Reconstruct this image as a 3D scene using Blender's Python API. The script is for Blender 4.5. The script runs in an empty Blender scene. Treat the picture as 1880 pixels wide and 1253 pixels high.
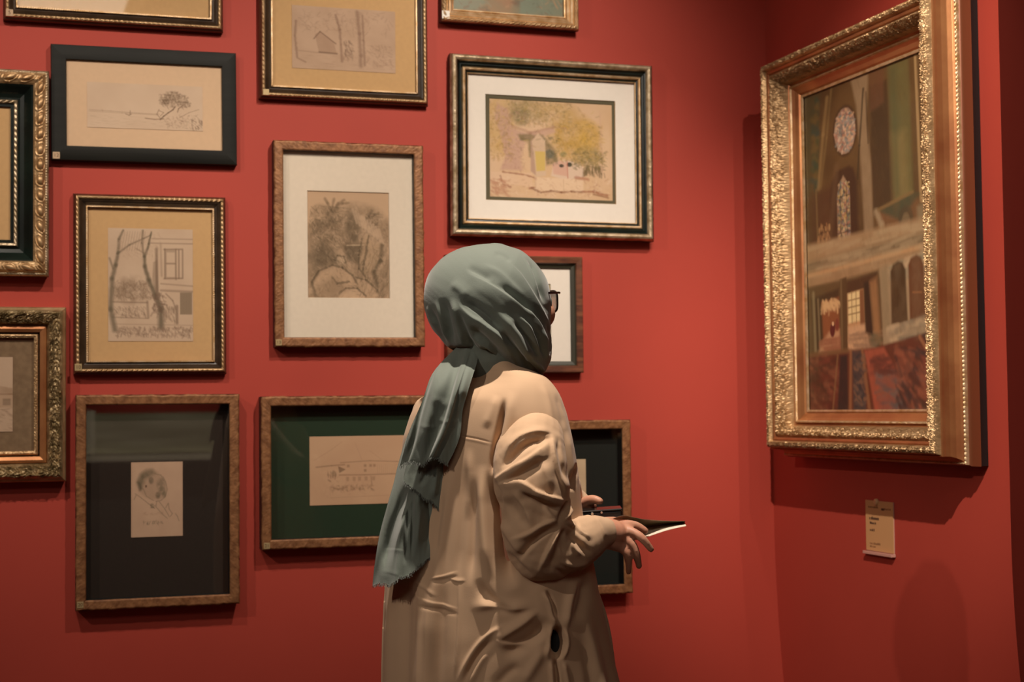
import bpy, math, random
import numpy as np
from mathutils import Matrix, Vector
random.seed(7)
RNG = np.random.default_rng(11)
COL = bpy.context.scene.collection
SC = bpy.context.scene

# ------------------------------------------------------------------ camera
FPX = 2938.55
CAM = np.array([0.0, -4.4, 0.0])
FW = np.array([0.30595495, 0.95110078, 0.0424132])
RT = np.array([0.95204313, -0.30575947, -0.01118132])
UP = np.array([-0.00233367, -0.04380017, 0.99903759])
cd = bpy.data.cameras.new('camera')
cam = bpy.data.objects.new('camera', cd)
COL.objects.link(cam)
SC.camera = cam
cd.sensor_width = 36.0
cd.lens = FPX / 1880 * 36
cam.matrix_world = Matrix(((RT[0], UP[0], -FW[0], CAM[0]), (RT[1], UP[1], -FW[1], CAM[1]), (RT[2], UP[2], -FW[2], CAM[2]), (0, 0, 0, 1)))
cd.dof.use_dof = True
cd.dof.focus_distance = 3.1
cd.dof.aperture_fstop = 6.3
cd.clip_start = 0.05

# ------------------------------------------------------------------ view, world, lights
SC.view_settings.view_transform = 'Standard'
SC.view_settings.look = 'None'
SC.view_settings.exposure = 0.0
SC.view_settings.gamma = 1.0
SC.view_settings.use_curve_mapping = False
w = bpy.data.worlds.new('world'); SC.world = w; w.use_nodes = True
w.node_tree.nodes['Background'].inputs[0].default_value = (1.0, 0.93, 0.82, 1)
w.node_tree.nodes['Background'].inputs[1].default_value = 0.02

WARM = (1.0, 0.86, 0.73)
PANEL_WATTS = 36
SPOTS = [  # position, aim, watts, cone degrees, blend, radius, colour
    ((-0.55, -2.15, 2.3), (0.02, 0, 0.50), 158, 41.2, 1.0, 0.016, WARM),
    ((1.33, -2.25, 2.3), (0.89, 0, 0.67), 171, 58.9, 1.0, 0.016, WARM),
    ((1.95, -2.15, 2.3), (1.66, 0, 0.16), 145, 30.9, 1.0, 0.016, WARM),
    ((0.55, -3.05, 2.1), (2.24, -1.00, 0.34), 450, 36, 0.8, 0.014, WARM),
    ((-2.5, -3.0, 2.2), (1.3, -0.8, 0.1), 150, 56, 0.9, 0.03, WARM),
    ((0.76, -1.92, 2.4), (0.97, -1.44, 0.10), 400, 34, 0.9, 0.03, WARM),  # added to brighten the visitor from above
    ((1.50, -2.90, 2.3), (1.38, 0, 0.54), 158, 41, 1.0, 0.016, WARM),
    ((1.15, -5.85, 2.3), (1.15, -7.1, -0.15), 680, 40, 0.8, 0.02, WARM),  # added to brighten the counter so its reflection shows
]

# ------------------------------------------------------------------ materials
def lin(c):
    return tuple((x / 255 / 12.92 if x / 255 <= 0.04045 else ((x / 255 + 0.055) / 1.055) ** 2.4) for x in c)
MATS = {}
def mat(name, col, rough=0.6, metal=0.0, noise=0.0, nscale=8.0, bump=0.0, bscale=60.0, sheen=0.0, coat=0.0, col2=None, spec=0.5, stretch=None):
    if name in MATS: return MATS[name]
    m = bpy.data.materials.new(name); MATS[name] = m; m.use_nodes = True
    nt = m.node_tree; b = nt.nodes['Principled BSDF']
    b.inputs['Roughness'].default_value = rough
    b.inputs['Metallic'].default_value = metal
    b.inputs['Specular IOR Level'].default_value = spec
    b.inputs['Sheen Weight'].default_value = sheen
    b.inputs['Coat Weight'].default_value = coat
    tc = nt.nodes.new('ShaderNodeTexCoord')
    src = tc.outputs['Object']
    if not stretch:
        mp = nt.nodes.new('ShaderNodeMapping'); mp.inputs['Rotation'].default_value = (0.7, 0.5, 0.9); nt.links.new(src, mp.inputs[0]); src = mp.outputs[0]
    if stretch:
        mp = nt.nodes.new('ShaderNodeMapping'); mp.inputs['Scale'].default_value = stretch
        nt.links.new(src, mp.inputs[0]); src = mp.outputs[0]
    n = nt.nodes.new('ShaderNodeTexNoise'); n.inputs['Scale'].default_value = nscale; n.inputs['Detail'].default_value = 6
    nt.links.new(src, n.inputs['Vector'])
    r = nt.nodes.new('ShaderNodeValToRGB')
    c2 = col2 if col2 else tuple(x * (1 - noise) for x in col)
    r.color_ramp.elements[0].position = 0.35; r.color_ramp.elements[1].position = 0.65
    r.color_ramp.elements[0].color = (*c2, 1); r.color_ramp.elements[1].color = (*col, 1)
    nt.links.new(n.outputs['Fac'], r.inputs[0]); nt.links.new(r.outputs[0], b.inputs['Base Color'])
    if bump:
        n2 = nt.nodes.new('ShaderNodeTexNoise'); n2.inputs['Scale'].default_value = bscale; n2.inputs['Detail'].default_value = 8
        nt.links.new(src, n2.inputs['Vector'])
        bp = nt.nodes.new('ShaderNodeBump'); bp.inputs['Strength'].default_value = bump; bp.inputs['Distance'].default_value = 0.002
        nt.links.new(n2.outputs['Fac'], bp.inputs['Height']); nt.links.new(bp.outputs[0], b.inputs['Normal'])
    return m
def fabric_mat(name, col, col2, scale, rough=0.8, bump=0.15, sheen=0.2, nscale=14.0):
    if name in MATS: return MATS[name]
    m = mat(name, col, rough, col2=col2, nscale=nscale, sheen=sheen, spec=0.25)
    nt = m.node_tree; b = nt.nodes['Principled BSDF']
    tc = nt.nodes.new('ShaderNodeTexCoord'); n2 = nt.nodes.new('ShaderNodeTexNoise'); n2.inputs['Scale'].default_value = scale; n2.inputs['Detail'].default_value = 4
    nt.links.new(tc.outputs['Object'], n2.inputs['Vector'])
    bp = nt.nodes.new('ShaderNodeBump'); bp.inputs['Strength'].default_value = bump; bp.inputs['Distance'].default_value = 0.0008
    nt.links.new(n2.outputs['Fac'], bp.inputs['Height']); nt.links.new(bp.outputs[0], b.inputs['Normal'])
    return m
def paint_mat(name, rough=0.75, coat=0.0, spec=0.3, bump=0.0):
    if name in MATS: return MATS[name]
    m = bpy.data.materials.new(name); MATS[name] = m; m.use_nodes = True
    nt = m.node_tree; b = nt.nodes['Principled BSDF']
    a = nt.nodes.new('ShaderNodeVertexColor'); a.layer_name = 'pigment'
    n = nt.nodes.new('ShaderNodeTexNoise'); n.inputs['Scale'].default_value = 900; n.inputs['Detail'].default_value = 3
    tc = nt.nodes.new('ShaderNodeTexCoord'); nt.links.new(tc.outputs['Object'], n.inputs['Vector'])
    mx = nt.nodes.new('ShaderNodeMix'); mx.data_type = 'RGBA'; mx.blend_type = 'MULTIPLY'; mx.inputs['Factor'].default_value = 0.08
    nt.links.new(a.outputs['Color'], mx.inputs['A']); nt.links.new(n.outputs['Fac'], mx.inputs['B'])
    nt.links.new(mx.outputs['Result'], b.inputs['Base Color'])
    b.inputs['Roughness'].default_value = rough; b.inputs['Coat Weight'].default_value = coat; b.inputs['Coat Roughness'].default_value = 0.25
    b.inputs['Specular IOR Level'].default_value = spec
    if bump:
        bp = nt.nodes.new('ShaderNodeBump'); bp.inputs['Strength'].default_value = bump; bp.inputs['Distance'].default_value = 0.001
        n2 = nt.nodes.new('ShaderNodeTexNoise'); n2.inputs['Scale'].default_value = 160; nt.links.new(tc.outputs['Object'], n2.inputs['Vector'])
        nt.links.new(n2.outputs['Fac'], bp.inputs['Height']); nt.links.new(bp.outputs[0], b.inputs['Normal'])
    return m
def glass_mat():
    if 'picture glass' in MATS: return MATS['picture glass']
    m = bpy.data.materials.new('picture glass'); MATS['picture glass'] = m; m.use_nodes = True
    nt = m.node_tree; nt.nodes.clear()
    o = nt.nodes.new('ShaderNodeOutputMaterial'); t = nt.nodes.new('ShaderNodeBsdfTransparent'); g = nt.nodes.new('ShaderNodeBsdfGlossy')
    t.inputs[0].default_value = (0.995, 1.0, 0.995, 1); g.inputs['Roughness'].default_value = 0.02
    lw = nt.nodes.new('ShaderNodeLayerWeight'); lw.inputs[0].default_value = 0.5
    pw = nt.nodes.new('ShaderNodeMath'); pw.operation = 'POWER'; pw.inputs[1].default_value = 5.0; nt.links.new(lw.outputs['Facing'], pw.inputs[0])
    f = nt.nodes.new('ShaderNodeMath'); f.operation = 'MULTIPLY_ADD'; f.inputs[1].default_value = 0.95; f.inputs[2].default_value = 0.035; nt.links.new(pw.outputs[0], f.inputs[0])
    x = nt.nodes.new('ShaderNodeMixShader'); nt.links.new(f.outputs[0], x.inputs[0]); nt.links.new(t.outputs[0], x.inputs[1]); nt.links.new(g.outputs[0], x.inputs[2])
    nt.links.new(x.outputs[0], o.inputs[0])
    return m

# ------------------------------------------------------------------ helpers
def link(name, me, m=None, parent=None):
    o = bpy.data.objects.new(name, me); COL.objects.link(o)
    if m is not None and me is not None: me.materials.append(m)
    if parent is not None: o.parent = parent
    return o
def empty(name, M, parent=None):
    o = bpy.data.objects.new(name, None); COL.objects.link(o); o.matrix_world = M; o.empty_display_size = 0.05
    return o
def tag(o, label, cat, group=None):
    o['label'] = label; o['category'] = cat
    if group: o['group'] = group
    return o
def mesh(V, F, smooth=True, sharp=None):
    me = bpy.data.meshes.new('m')
    V = np.asarray(V, dtype=np.float64).reshape(-1, 3)
    me.from_pydata(V.tolist(), [], [list(map(int, f)) for f in F]); me.update()
    if smooth:
        me.polygons.foreach_set('use_smooth', [True] * len(me.polygons))
        if sharp: me.set_sharp_from_angle(angle=math.radians(sharp))
    return me
def gridfaces(n, m, wrapn=False, wrapm=False, off=0, flip=False):
    i = np.arange(n if wrapn else n - 1)[:, None]; j = np.arange(m if wrapm else m - 1)[None, :]
    a = i * m + j; b = ((i + 1) % n) * m + j; c = ((i + 1) % n) * m + (j + 1) % m; d_ = i * m + (j + 1) % m
    q = np.stack([a, b, c, d_], -1).reshape(-1, 4) + off
    return q[:, ::-1] if flip else q
def fastmesh(V, Q, smooth=True):
    me = bpy.data.meshes.new('m'); V = np.ascontiguousarray(V, dtype=np.float32).reshape(-1, 3); Q = np.ascontiguousarray(Q, dtype=np.int32)
    me.vertices.add(len(V)); me.vertices.foreach_set('co', V.ravel())
    me.loops.add(Q.size); me.loops.foreach_set('vertex_index', Q.ravel())
    me.polygons.add(len(Q)); me.polygons.foreach_set('loop_start', np.arange(0, Q.size, 4, dtype=np.int32))
    me.update(calc_edges=True); me.validate()
    if smooth: me.polygons.foreach_set('use_smooth', np.ones(len(me.polygons), dtype=bool))
    me.update()
    return me
def box(x0, x1, y0, y1, z0, z1):
    V = [(x, y, z) for x in (x0, x1) for y in (y0, y1) for z in (z0, z1)]
    F = [(0, 1, 3, 2), (4, 6, 7, 5), (0, 4, 5, 1), (2, 3, 7, 6), (0, 2, 6, 4), (1, 5, 7, 3)]
    return V, F
def boxes(L, bevel=0):
    V, F = [], []
    for b in L:
        v, f = box(*b); k = len(V); V += v; F += [tuple(i + k for i in q) for q in f]
    return mesh(V, F, smooth=False)
def addbevel(o, wd, seg=2):
    md = o.modifiers.new('b', 'BEVEL'); md.width = wd; md.segments = seg; md.limit_method = 'ANGLE'
def ray(q):
    return FW + RT * (q[0] - 940) / FPX - UP * (q[1] - 626.5) / FPX
def on_back(q, y):
    v = ray(q); return CAM + v * ((y - CAM[1]) / v[1])
def vnoise(x, y, seed=0):
    xi = np.floor(x).astype(np.int64); yi = np.floor(y).astype(np.int64); fx = x - xi; fy = y - yi
    fx = fx * fx * (3 - 2 * fx); fy = fy * fy * (3 - 2 * fy)
    def h(a, b):
        n = (a * 374761393 + b * 668265263 + seed * 1442695041) & 0xffffffff
        n = ((n ^ (n >> 13)) * 1274126177) & 0xffffffff
        return ((n ^ (n >> 16)) & 0xffff) / 65535.0
    return (h(xi, yi) * (1 - fx) + h(xi + 1, yi) * fx) * (1 - fy) + (h(xi, yi + 1) * (1 - fx) + h(xi + 1, yi + 1) * fx) * fy
def fbm(x, y, o=4, seed=0):
    s = 0; a = 0.5
    for k in range(o):
        s = s + a * vnoise(x * 2 ** k, y * 2 ** k, seed + k); a *= 0.5
    return s
def text_mesh(s, size):
    c = bpy.data.curves.new('t', 'FONT'); c.body = s; c.size = size; c.align_x = 'CENTER'; c.align_y = 'CENTER'; c.extrude = 0.0002
    o = bpy.data.objects.new('t', c); COL.objects.link(o)
    dg = bpy.context.evaluated_depsgraph_get(); me = bpy.data.meshes.new_from_object(o.evaluated_get(dg))
    bpy.data.objects.remove(o); return me

# ------------------------------------------------------------------ room
ZF, ZC, XC = -1.30, 2.55, 2.244
wallm = mat('red painted wall', (0.43, 0.055, 0.035), 0.62, noise=0.05, nscale=3, bump=0.05, bscale=220, spec=0.3)
floorm = mat('dark oak floor', (0.05, 0.028, 0.016), 0.4, noise=0.5, nscale=3, bump=0.1, stretch=(1, 8, 1))
ceilm = mat('grey ceiling paint', (0.22, 0.21, 0.19), 0.9)
def struct(name, me, m):
    o = link(name, me, m); o['kind'] = 'structure'; return o
struct('floor', boxes([(-4.5, 4.6, -7.6, 0.1, ZF - 0.1, ZF)]), floorm)
struct('ceiling', boxes([(-4.5, 4.6, -7.6, 0.1, ZC, ZC + 0.1)]), ceilm)
def flare(z):
    t = np.clip((-0.30 - z) / 0.55, 0, 2.2); return 0.024 * t ** 2
def right_wall_mesh():
    zs = np.concatenate([np.linspace(ZF, -0.3, 30), [ZC]]); V = []
    for z in zs:
        f = flare(z)
        V += [(XC + f, 0.0, z), (XC + f, -1.196 - 1.0 * f, z), (XC + f + 0.36, -0.90 - 1.0 * f, z), (XC + f + 0.36, 0.0, z)]
    F = []
    for i in range(len(zs) - 1):
        for j in range(4):
            a = i * 4 + j; b = i * 4 + (j + 1) % 4; F.append((a, b, b + 4, a + 4))
    F += [(3, 2, 1, 0), tuple(len(V) - 4 + k for k in range(4))]
    return mesh(V, F, smooth=False)
struct('wall_back', boxes([(-4.5, XC + 0.16, 0.0, 0.1, ZF, ZC)]), wallm)
struct('wall_right', right_wall_mesh(), wallm)
struct('wall_alcove', boxes([(XC + 0.36, 4.6, -0.90, -0.8, ZF, ZC)]), wallm)
struct('wall_left', boxes([(-4.6, -4.5, -7.6, 0.1, ZF, ZC)]), wallm)
struct('wall_far_right', boxes([(4.6, 4.7, -7.6, -1.0, ZF, ZC)]), wallm)
struct('wall_front', boxes([(-4.5, 4.6, -7.7, -7.6, ZF, ZC)]), wallm)

def spot_lamp(i, pos, aim, watts, cone, blend, rad, colr):
    P = Vector(pos); D = (Vector(aim) - P).normalized()
    q = D.to_track_quat('-Z', 'Y').to_matrix().to_4x4()
    root = empty('track_spotlight', Matrix.Translation(P) @ q)
    side = ['far left', 'left middle', 'right middle', 'painting side', 'distant left', 'visitor side, added as fill', 'rear right', 'far counter side, an added lamp'][i]
    tag(root, 'black ceiling spotlight out of view above, aimed from the %s' % side, 'spotlight')
    def lathe(pr, n=28):
        V = []
        for r, z in pr:
            for k in range(n):
                a = 2 * math.pi * k / n; V.append((r * math.cos(a), r * math.sin(a), z))
        return fastmesh(np.array(V), gridfaces(len(pr), n, wrapm=True))
    bm = mat('black lamp metal', (0.012, 0.012, 0.012), 0.45)
    link('housing', lathe([(0.001, 0.16), (0.03, 0.16), (0.036, 0.15), (0.036, 0.02), (0.04, -0.02), (0.037, -0.02), (0.034, 0.015), (0.001, 0.016)]), bm, root)
    h = ZC - pos[2] - 0.0
    V = []
    for z in (0.02, h):
        for k in range(12):
            a = 2 * math.pi * k / 12; V.append((pos[0] + 0.008 * math.cos(a), pos[1] + 0.008 * math.sin(a), pos[2] + z))
    so = link('stem', fastmesh(np.array(V), gridfaces(2, 12, wrapm=True)), bm, root)
    so.matrix_parent_inverse = root.matrix_world.inverted()
    ld = bpy.data.lights.new('lamp', 'SPOT'); ld.energy = watts; ld.spot_size = math.radians(cone); ld.spot_blend = blend
    ld.shadow_soft_size = rad; ld.color = colr
    lo = bpy.data.objects.new('lamp', ld); COL.objects.link(lo); lo.parent = root; lo.location = (0, 0, -0.03)
for i, s in enumerate(SPOTS): spot_lamp(i, *s)
def fill_panel():  # unseen area light, added as soft ambient fill for the closed room
    root = empty('added_fill_panel', Matrix.Translation((-0.4, -5.4, ZC)))
    tag(root, 'soft white fill panel added unseen in the ceiling behind the camera', 'fill light')
    link('frame', boxes([(-1.25, 1.25, -.85, -.8, -.04, 0), (-1.25, 1.25, .8, .85, -.04, 0), (-1.25, -1.2, -.8, .8, -.04, 0), (1.2, 1.25, -.8, .8, -.04, 0)]), mat('white lamp metal', (.6, .58, .55), .5), root)
    ld = bpy.data.lights.new('lamp', 'AREA'); ld.shape = 'RECTANGLE'; ld.size = 2.3; ld.size_y = 1.5; ld.energy = PANEL_WATTS; ld.color = (1.0, 0.90, 0.76)
    lo = bpy.data.objects.new('lamp', ld); COL.objects.link(lo); lo.parent = root; lo.location = (0, 0, -.03)
fill_panel()

# ------------------------------------------------------------------ painter (pigment on a fine grid of the sheet)
class Canvas:
    def __init__(s, w, h, c):
        s.w, s.h = w, h; s.a = np.tile(np.array(lin(c)), (h, w, 1)).astype(float)
        yy, xx = np.mgrid[0:h, 0:w]; s.X = (xx + 0.5) / w; s.Y = (yy + 0.5) / h; s.asp = w / h
    def mix(s, m, c, lincol=False):
        c = np.array(c if lincol else lin(c)); m = np.clip(m, 0, 1)[..., None]; s.a = s.a * (1 - m) + c * m
    def tone(s, c, amt, sx, sy, seed=1):
        s.mix(amt * np.clip(fbm(s.X * sx, s.Y * sy, 4, seed) * 2.2 - 0.55, 0, 1), c)
    def poly(s, P, c, al=1.0, soft=0.004, tex=0.0, seed=3):
        P = np.array(P, float); ins = np.zeros(s.X.shape, bool); dist = np.full(s.X.shape, 9.0)
        for k in range(len(P)):
            x1, y1 = P[k]; x2, y2 = P[(k + 1) % len(P)]
            if y1 != y2:
                cr = ((y1 > s.Y) != (y2 > s.Y)) & (s.X < (x2 - x1) * (s.Y - y1) / (y2 - y1) + x1); ins ^= cr
            dx, dy = (x2 - x1) * s.asp, y2 - y1; L = dx * dx + dy * dy + 1e-12
            t = np.clip((((s.X - x1) * s.asp) * dx + (s.Y - y1) * dy) / L, 0, 1)
            dist = np.minimum(dist, np.hypot((s.X - x1) * s.asp - t * dx, s.Y - y1 - t * dy))
        m = np.clip(0.5 + np.where(ins, dist, -dist) / soft * 0.5, 0, 1) * al
        if tex: m = m * (1 - tex + tex * fbm(s.X * 22, s.Y * 22, 3, seed) * 1.6)
        s.mix(m, c)
    def line(s, P, wd, c, al=1.0, wob=0.0, w2=None):
        P = np.array(P, float)
        for k in range(len(P) - 1):
            x1, y1 = P[k]; x2, y2 = P[k + 1]
            wa = wd if w2 is None else wd + (w2 - wd) * k / (len(P) - 1); wb = wd if w2 is None else wd + (w2 - wd) * (k + 1) / (len(P) - 1)
            pad = max(wa, wb) * 2.5 + 0.01
            i0 = max(int((min(y1, y2) - pad) * s.h), 0); i1 = min(int((max(y1, y2) + pad) * s.h) + 1, s.h)
            j0 = max(int((min(x1, x2) - pad / s.asp) * s.w), 0); j1 = min(int((max(x1, x2) + pad / s.asp) * s.w) + 1, s.w)
            if i0 >= i1 or j0 >= j1: continue
            X = s.X[i0:i1, j0:j1]; Y = s.Y[i0:i1, j0:j1]
            dx, dy = (x2 - x1) * s.asp, y2 - y1; L = dx * dx + dy * dy + 1e-12
            t = np.clip(((X - x1) * s.asp * dx + (Y - y1) * dy) / L, 0, 1)
            dd = np.hypot((X - x1) * s.asp - t * dx, Y - y1 - t * dy)
            if wob: dd = dd + wob * (fbm(X * 40, Y * 40, 2, 5) - 0.5)
            m = (np.clip(1.25 - dd / (wa + (wb - wa) * t + 1e-6), 0, 1) * al)[..., None]
            s.a[i0:i1, j0:j1] = s.a[i0:i1, j0:j1] * (1 - m) + np.array(lin(c)) * m
    def blob(s, x, y, rx, ry, c, al=1.0, p=2, tex=0.6, fs=30, seed=2):
        r = ((s.X - x) / rx) ** 2 + ((s.Y - y) / ry) ** 2
        m = np.clip(1.35 - r ** (p / 2), 0, 1) * al
        if tex: m = m * np.clip((fbm(s.X * fs * s.asp, s.Y * fs, 4, seed) - 0.25) * 2.6 * tex + (1 - tex), 0, 1)
        s.mix(m, c)
    def dabs(s, n, box_, c, wd, ln, ang, al=0.5, jit=0.5, rnd=None, curve=0):
        rnd = rnd or random.Random(n)
        for _ in range(n):
            x = box_[0] + rnd.random() * (box_[2] - box_[0]); y = box_[1] + rnd.random() * (box_[3] - box_[1])
            a = ang + (rnd.random() - 0.5) * 2 * jit; l = ln * (0.5 + rnd.random())
            cc = c if isinstance(c[0], (int, float)) else c[rnd.randrange(len(c))]
            s.line([(x, y), (x + math.cos(a) * l / s.asp, y + math.sin(a) * l)], wd * (0.6 + 0.8 * rnd.random()), cc, al * (0.5 + rnd.random() * 0.5))
    def sheet(s, name, w_, h_, y_, parent, m, thick=0.0012, cx=0, cz=0):
        xs = (np.arange(s.w + 1) / s.w - 0.5) * w_ + cx; zs = (0.5 - np.arange(s.h + 1) / s.h) * h_ + cz
        X, Z = np.meshgrid(xs, zs); n = X.size
        V = np.stack([X.ravel(), np.full(n, y_), Z.ravel()], 1)
        Q = gridfaces(s.h + 1, s.w + 1)
        b = len(V); x0, x1 = xs[0], xs[-1]; z0, z1 = zs[-1], zs[0]
        V = np.vstack([V, [(x0, y_, z1), (x1, y_, z1), (x1, y_, z0), (x0, y_, z0), (x0, y_ + thick, z1), (x1, y_ + thick, z1), (x1, y_ + thick, z0), (x0, y_ + thick, z0)]])
        Q = np.vstack([Q, np.array([(0, 1, 5, 4), (1, 2, 6, 5), (2, 3, 7, 6), (3, 0, 4, 7), (4, 5, 6, 7)]) + b])
        me = fastmesh(V, Q, smooth=False)
        C = s.a[np.minimum(np.arange(s.h + 1), s.h - 1)][:, np.minimum(np.arange(s.w + 1), s.w - 1)].reshape(-1, 3)
        edge = C.mean(0); C = np.vstack([C, np.tile(edge, (8, 1))])
        at = me.color_attributes.new('pigment', 'FLOAT_COLOR', 'POINT')
        at.data.foreach_set('color', np.hstack([C, np.ones((len(C), 1))]).astype(np.float32).ravel())
        return link(name, me, m, parent)

# ------------------------------------------------------------------ frame mouldings
def o_rope(a, p, k=1.0): return lambda S, t, c: (a * np.abs(np.sin(np.pi * (S / p + t * k))) * np.sin(np.pi * t) ** 0.5, 0 * S)
def o_bead(a, p):
    def f(S, t, c):
        u = (S / p) - np.floor(S / p) - 0.5
        return a * np.sqrt(np.clip(1 - (2.0 * u) ** 2 - (2 * t - 1) ** 2, 0, 1)), 0 * S
    return f
def o_pearl(a, p):     # big round pearls between small leaf ribs
    def f(S, t, c):
        u = (S / p) - np.floor(S / p) - 0.5; v = (t - 0.55) * 1.0
        pearl = a * np.sqrt(np.clip(1 - (u / 0.30) ** 2 - (v / 0.27) ** 2, 0, 1))
        ring = 0.35 * a * np.exp(-((np.hypot(u, v * 1.05) - 0.40) / 0.05) ** 2)
        return np.maximum(pearl, ring) + 0.10 * a * np.abs(np.sin(np.pi * S / 0.0022)) * (t < 0.2), 0 * S
    return f
def o_leaf(a, p, seed=0, fine=1.0):
    def f(S, t, c):
        ph = S / p + 0.35 * np.sin(2 * np.pi * t + 1.0)
        u = ph - np.floor(ph) - 0.5; v = t - 0.5
        ang = np.arctan2(v * 1.2, u * 1.3); r = np.hypot(u * 1.3, v * 1.2)
        scroll = np.abs(np.sin(ang * 2.0 + r * 15 * fine + np.floor(ph) * 1.3))
        lobes = np.abs(np.sin(ang * 3.5 + 4 * np.sin(3 * np.pi * S / p)))
        g = 1 - np.abs(2 * fbm(S / p * 5 * fine, t * 5 * fine + 3 * c, 3, seed) - 0.95)
        h = (0.50 * scroll ** 0.7 + 0.25 * lobes + 0.35 * np.clip(g, 0, 1) ** 3)
        return a * h * np.clip(np.sin(np.pi * np.clip(t, 0, 1)) * 1.8, 0, 1), 0 * S
    return f
def o_acanthus(a, p, seed=0):   # chain of overlapping curled leaves
    def f(S, t, c):
        bend = 0.55 * (t - 0.5) ** 2
        ph = S / p + bend * 2; u = ph - np.floor(ph)
        tip = np.clip(1 - u, 0, 1) ** 0.6
        rib = 0.5 + 0.5 * np.cos(2 * np.pi * ((t - 0.5) * 3.2 + 0.8 * u * np.sign(t - 0.5)))
        n = fbm(S / p * 3, t * 6 + c, 3, seed)
        return a * (0.55 * tip + 0.3 * rib + 0.5 * (n - 0.4)) * np.clip(np.sin(np.pi * t) * 2.2, 0, 1), a * 0.5 * (n - 0.5) * (t > 0.6)
    return f
def o_chip(a, dq, seed=0):     # hand-worn, wavy edge
    def f(S, t, c):
        n = fbm(S * 60 + 31 * c, t * 0 + 2.0, 3, seed) - 0.47
        return a * (fbm(S * 260, t * 6 + c * 5, 3, seed) - 0.5), dq * n * 2 * t
    return f
def o_ribs(a, p): return lambda S, t, c: (a * (0.5 + 0.5 * np.cos(2 * np.pi * S / p)) * np.sin(np.pi * t) ** 0.5, 0 * S)

def molding(parent, hx, hz, bands, ds=0.0016):
    for bi, (name, m, pts, orn, nq) in enumerate(bands):
        pts = np.array(pts); seg = np.hypot(*np.diff(pts, axis=0).T); cum = np.concatenate([[0], np.cumsum(seg)]) / seg.sum()
        if nq:
            tt = np.union1d(np.linspace(0, 1, nq), cum)
        else: tt = cum
        q = np.interp(tt, cum, pts[:, 0]); h = np.interp(tt, cum, pts[:, 1])
        VV, QQ, off = [], [], 0
        for side in range(4):
            half = hx if side % 2 == 0 else hz; other = hz if side % 2 == 0 else hx
            n = max(2, int(2 * half / ds)) if orn else 2
            u = np.linspace(-1, 1, n)
            T, U = np.meshgrid(tt, u); Q0, _ = np.meshgrid(q, u); H0, _ = np.meshgrid(h, u)
            if orn:
                dh, dq = orn(U * half, T, side + bi * 4.0)
                fade = 1.0
                H0 = H0 + dh * fade; Q0 = Q0 + dq
            al = U * (half + Q0); ot = other + Q0
            if side == 0: X, Z = al, -ot
            elif side == 1: X, Z = ot, al
            elif side == 2: X, Z = -al, ot
            else: X, Z = -ot, -al
            V = np.stack([X, -H0, Z], -1).reshape(-1, 3)
            VV.append(V); QQ.append(gridfaces(n, len(tt), off=off, flip=True)); off += len(V)
        me = fastmesh(np.vstack(VV), np.vstack(QQ)); me.set_sharp_from_angle(angle=math.radians(38 if not orn else 60))
        link(name, me, m, parent)

GOLD = mat('old gilding', (0.60, 0.40, 0.21), 0.42, 0.65, nscale=30, col2=(0.40, 0.24, 0.11), bump=0.25, bscale=300)
GOLDL = mat('bright gilding', (0.72, 0.52, 0.32), 0.42, 0.6, nscale=40, col2=(0.50, 0.30, 0.13), bump=0.2, bscale=400)
SILV = mat('champagne gilding', (0.58, 0.46, 0.31), 0.42, 0.65, nscale=40, col2=(0.30, 0.21, 0.11), bump=0.2, bscale=300)
REDG = mat('red bole gilding', (0.50, 0.22, 0.085), 0.36, 0.6, nscale=10, col2=(0.36, 0.13, 0.05), bump=0.1, bscale=80)
BROWN = mat('dark brown lacquer', (0.045, 0.026, 0.014), 0.32, nscale=30, noise=0.4)
MAHOG = mat('mahogany edge', (0.10, 0.03, 0.015), 0.35, nscale=20, noise=0.4)
BLACKG = mat('green black lacquer', (0.004, 0.006, 0.005), 0.30, nscale=12, col2=(0.007, 0.014, 0.010), spec=.35)
CHAR = mat('charcoal stained wood', (0.011, 0.011, 0.008), 0.6, spec=.25, nscale=5, noise=0.35, stretch=(1, 1, 14))
COPW = mat('worn copper leaf wood', (0.33, 0.150, 0.060), 0.50, 0.3, nscale=60, col2=(0.18, 0.072, 0.026), bump=0.35, bscale=180)
WALN = mat('red walnut', (0.20, 0.070, 0.030), 0.42, nscale=14, col2=(0.075, 0.022, 0.010), stretch=(1, 1, 6))
OLIVE = mat('olive black paint', (0.030, 0.028, 0.015), 0.5)
SIDE = mat('dark frame side', (0.02, 0.012, 0.008), 0.5)
BOXM = mat('black backing box', (0.006, 0.007, 0.007), 0.55)

def prof_brown(front=0.030):
    f = front
    return [('inner_bead_trim', GOLDL, [(0, f - .006), (0, f - .002), (.0035, f - .002), (.0045, f - .006)], o_ribs(.0008, .0022), 7),
            ('cove', BROWN, [(.0045, f - .006), (.006, f - .0075), (.010, f - .006), (.016, f - .001), (.0175, f), (.019, f - .002), (.021, f - .003)], None, 22),
            ('rope_trim', GOLD, [(.021, f - .003), (.0225, f + .001), (.026, f + .002), (.029, f), (.030, f - .003)], o_rope(.0022, .0115, 1.2), 9),
            ('outer_edge', MAHOG, [(.030, f - .003), (.0345, f - .008), (.0365, f - .016), (.036, 0)], None, 14)]
def prof_copper(front, lip=.012, W=.0265, wavy=.0024):
    f = front
    return [('frame_molding', COPW, [(0, f - .003), (.002, f), (W - .003, f + .0008), (W, f - .002)], o_chip(.0012, wavy), 10),
            ('frame_side', SIDE, [(W - .0005, f - .002), (W + .0005, f - .006), (W - .001, 0)], None, 0),
            ('inner_lining', BOXM, [(0, f - .003), (.0003, .004)], None, 0)]
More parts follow.
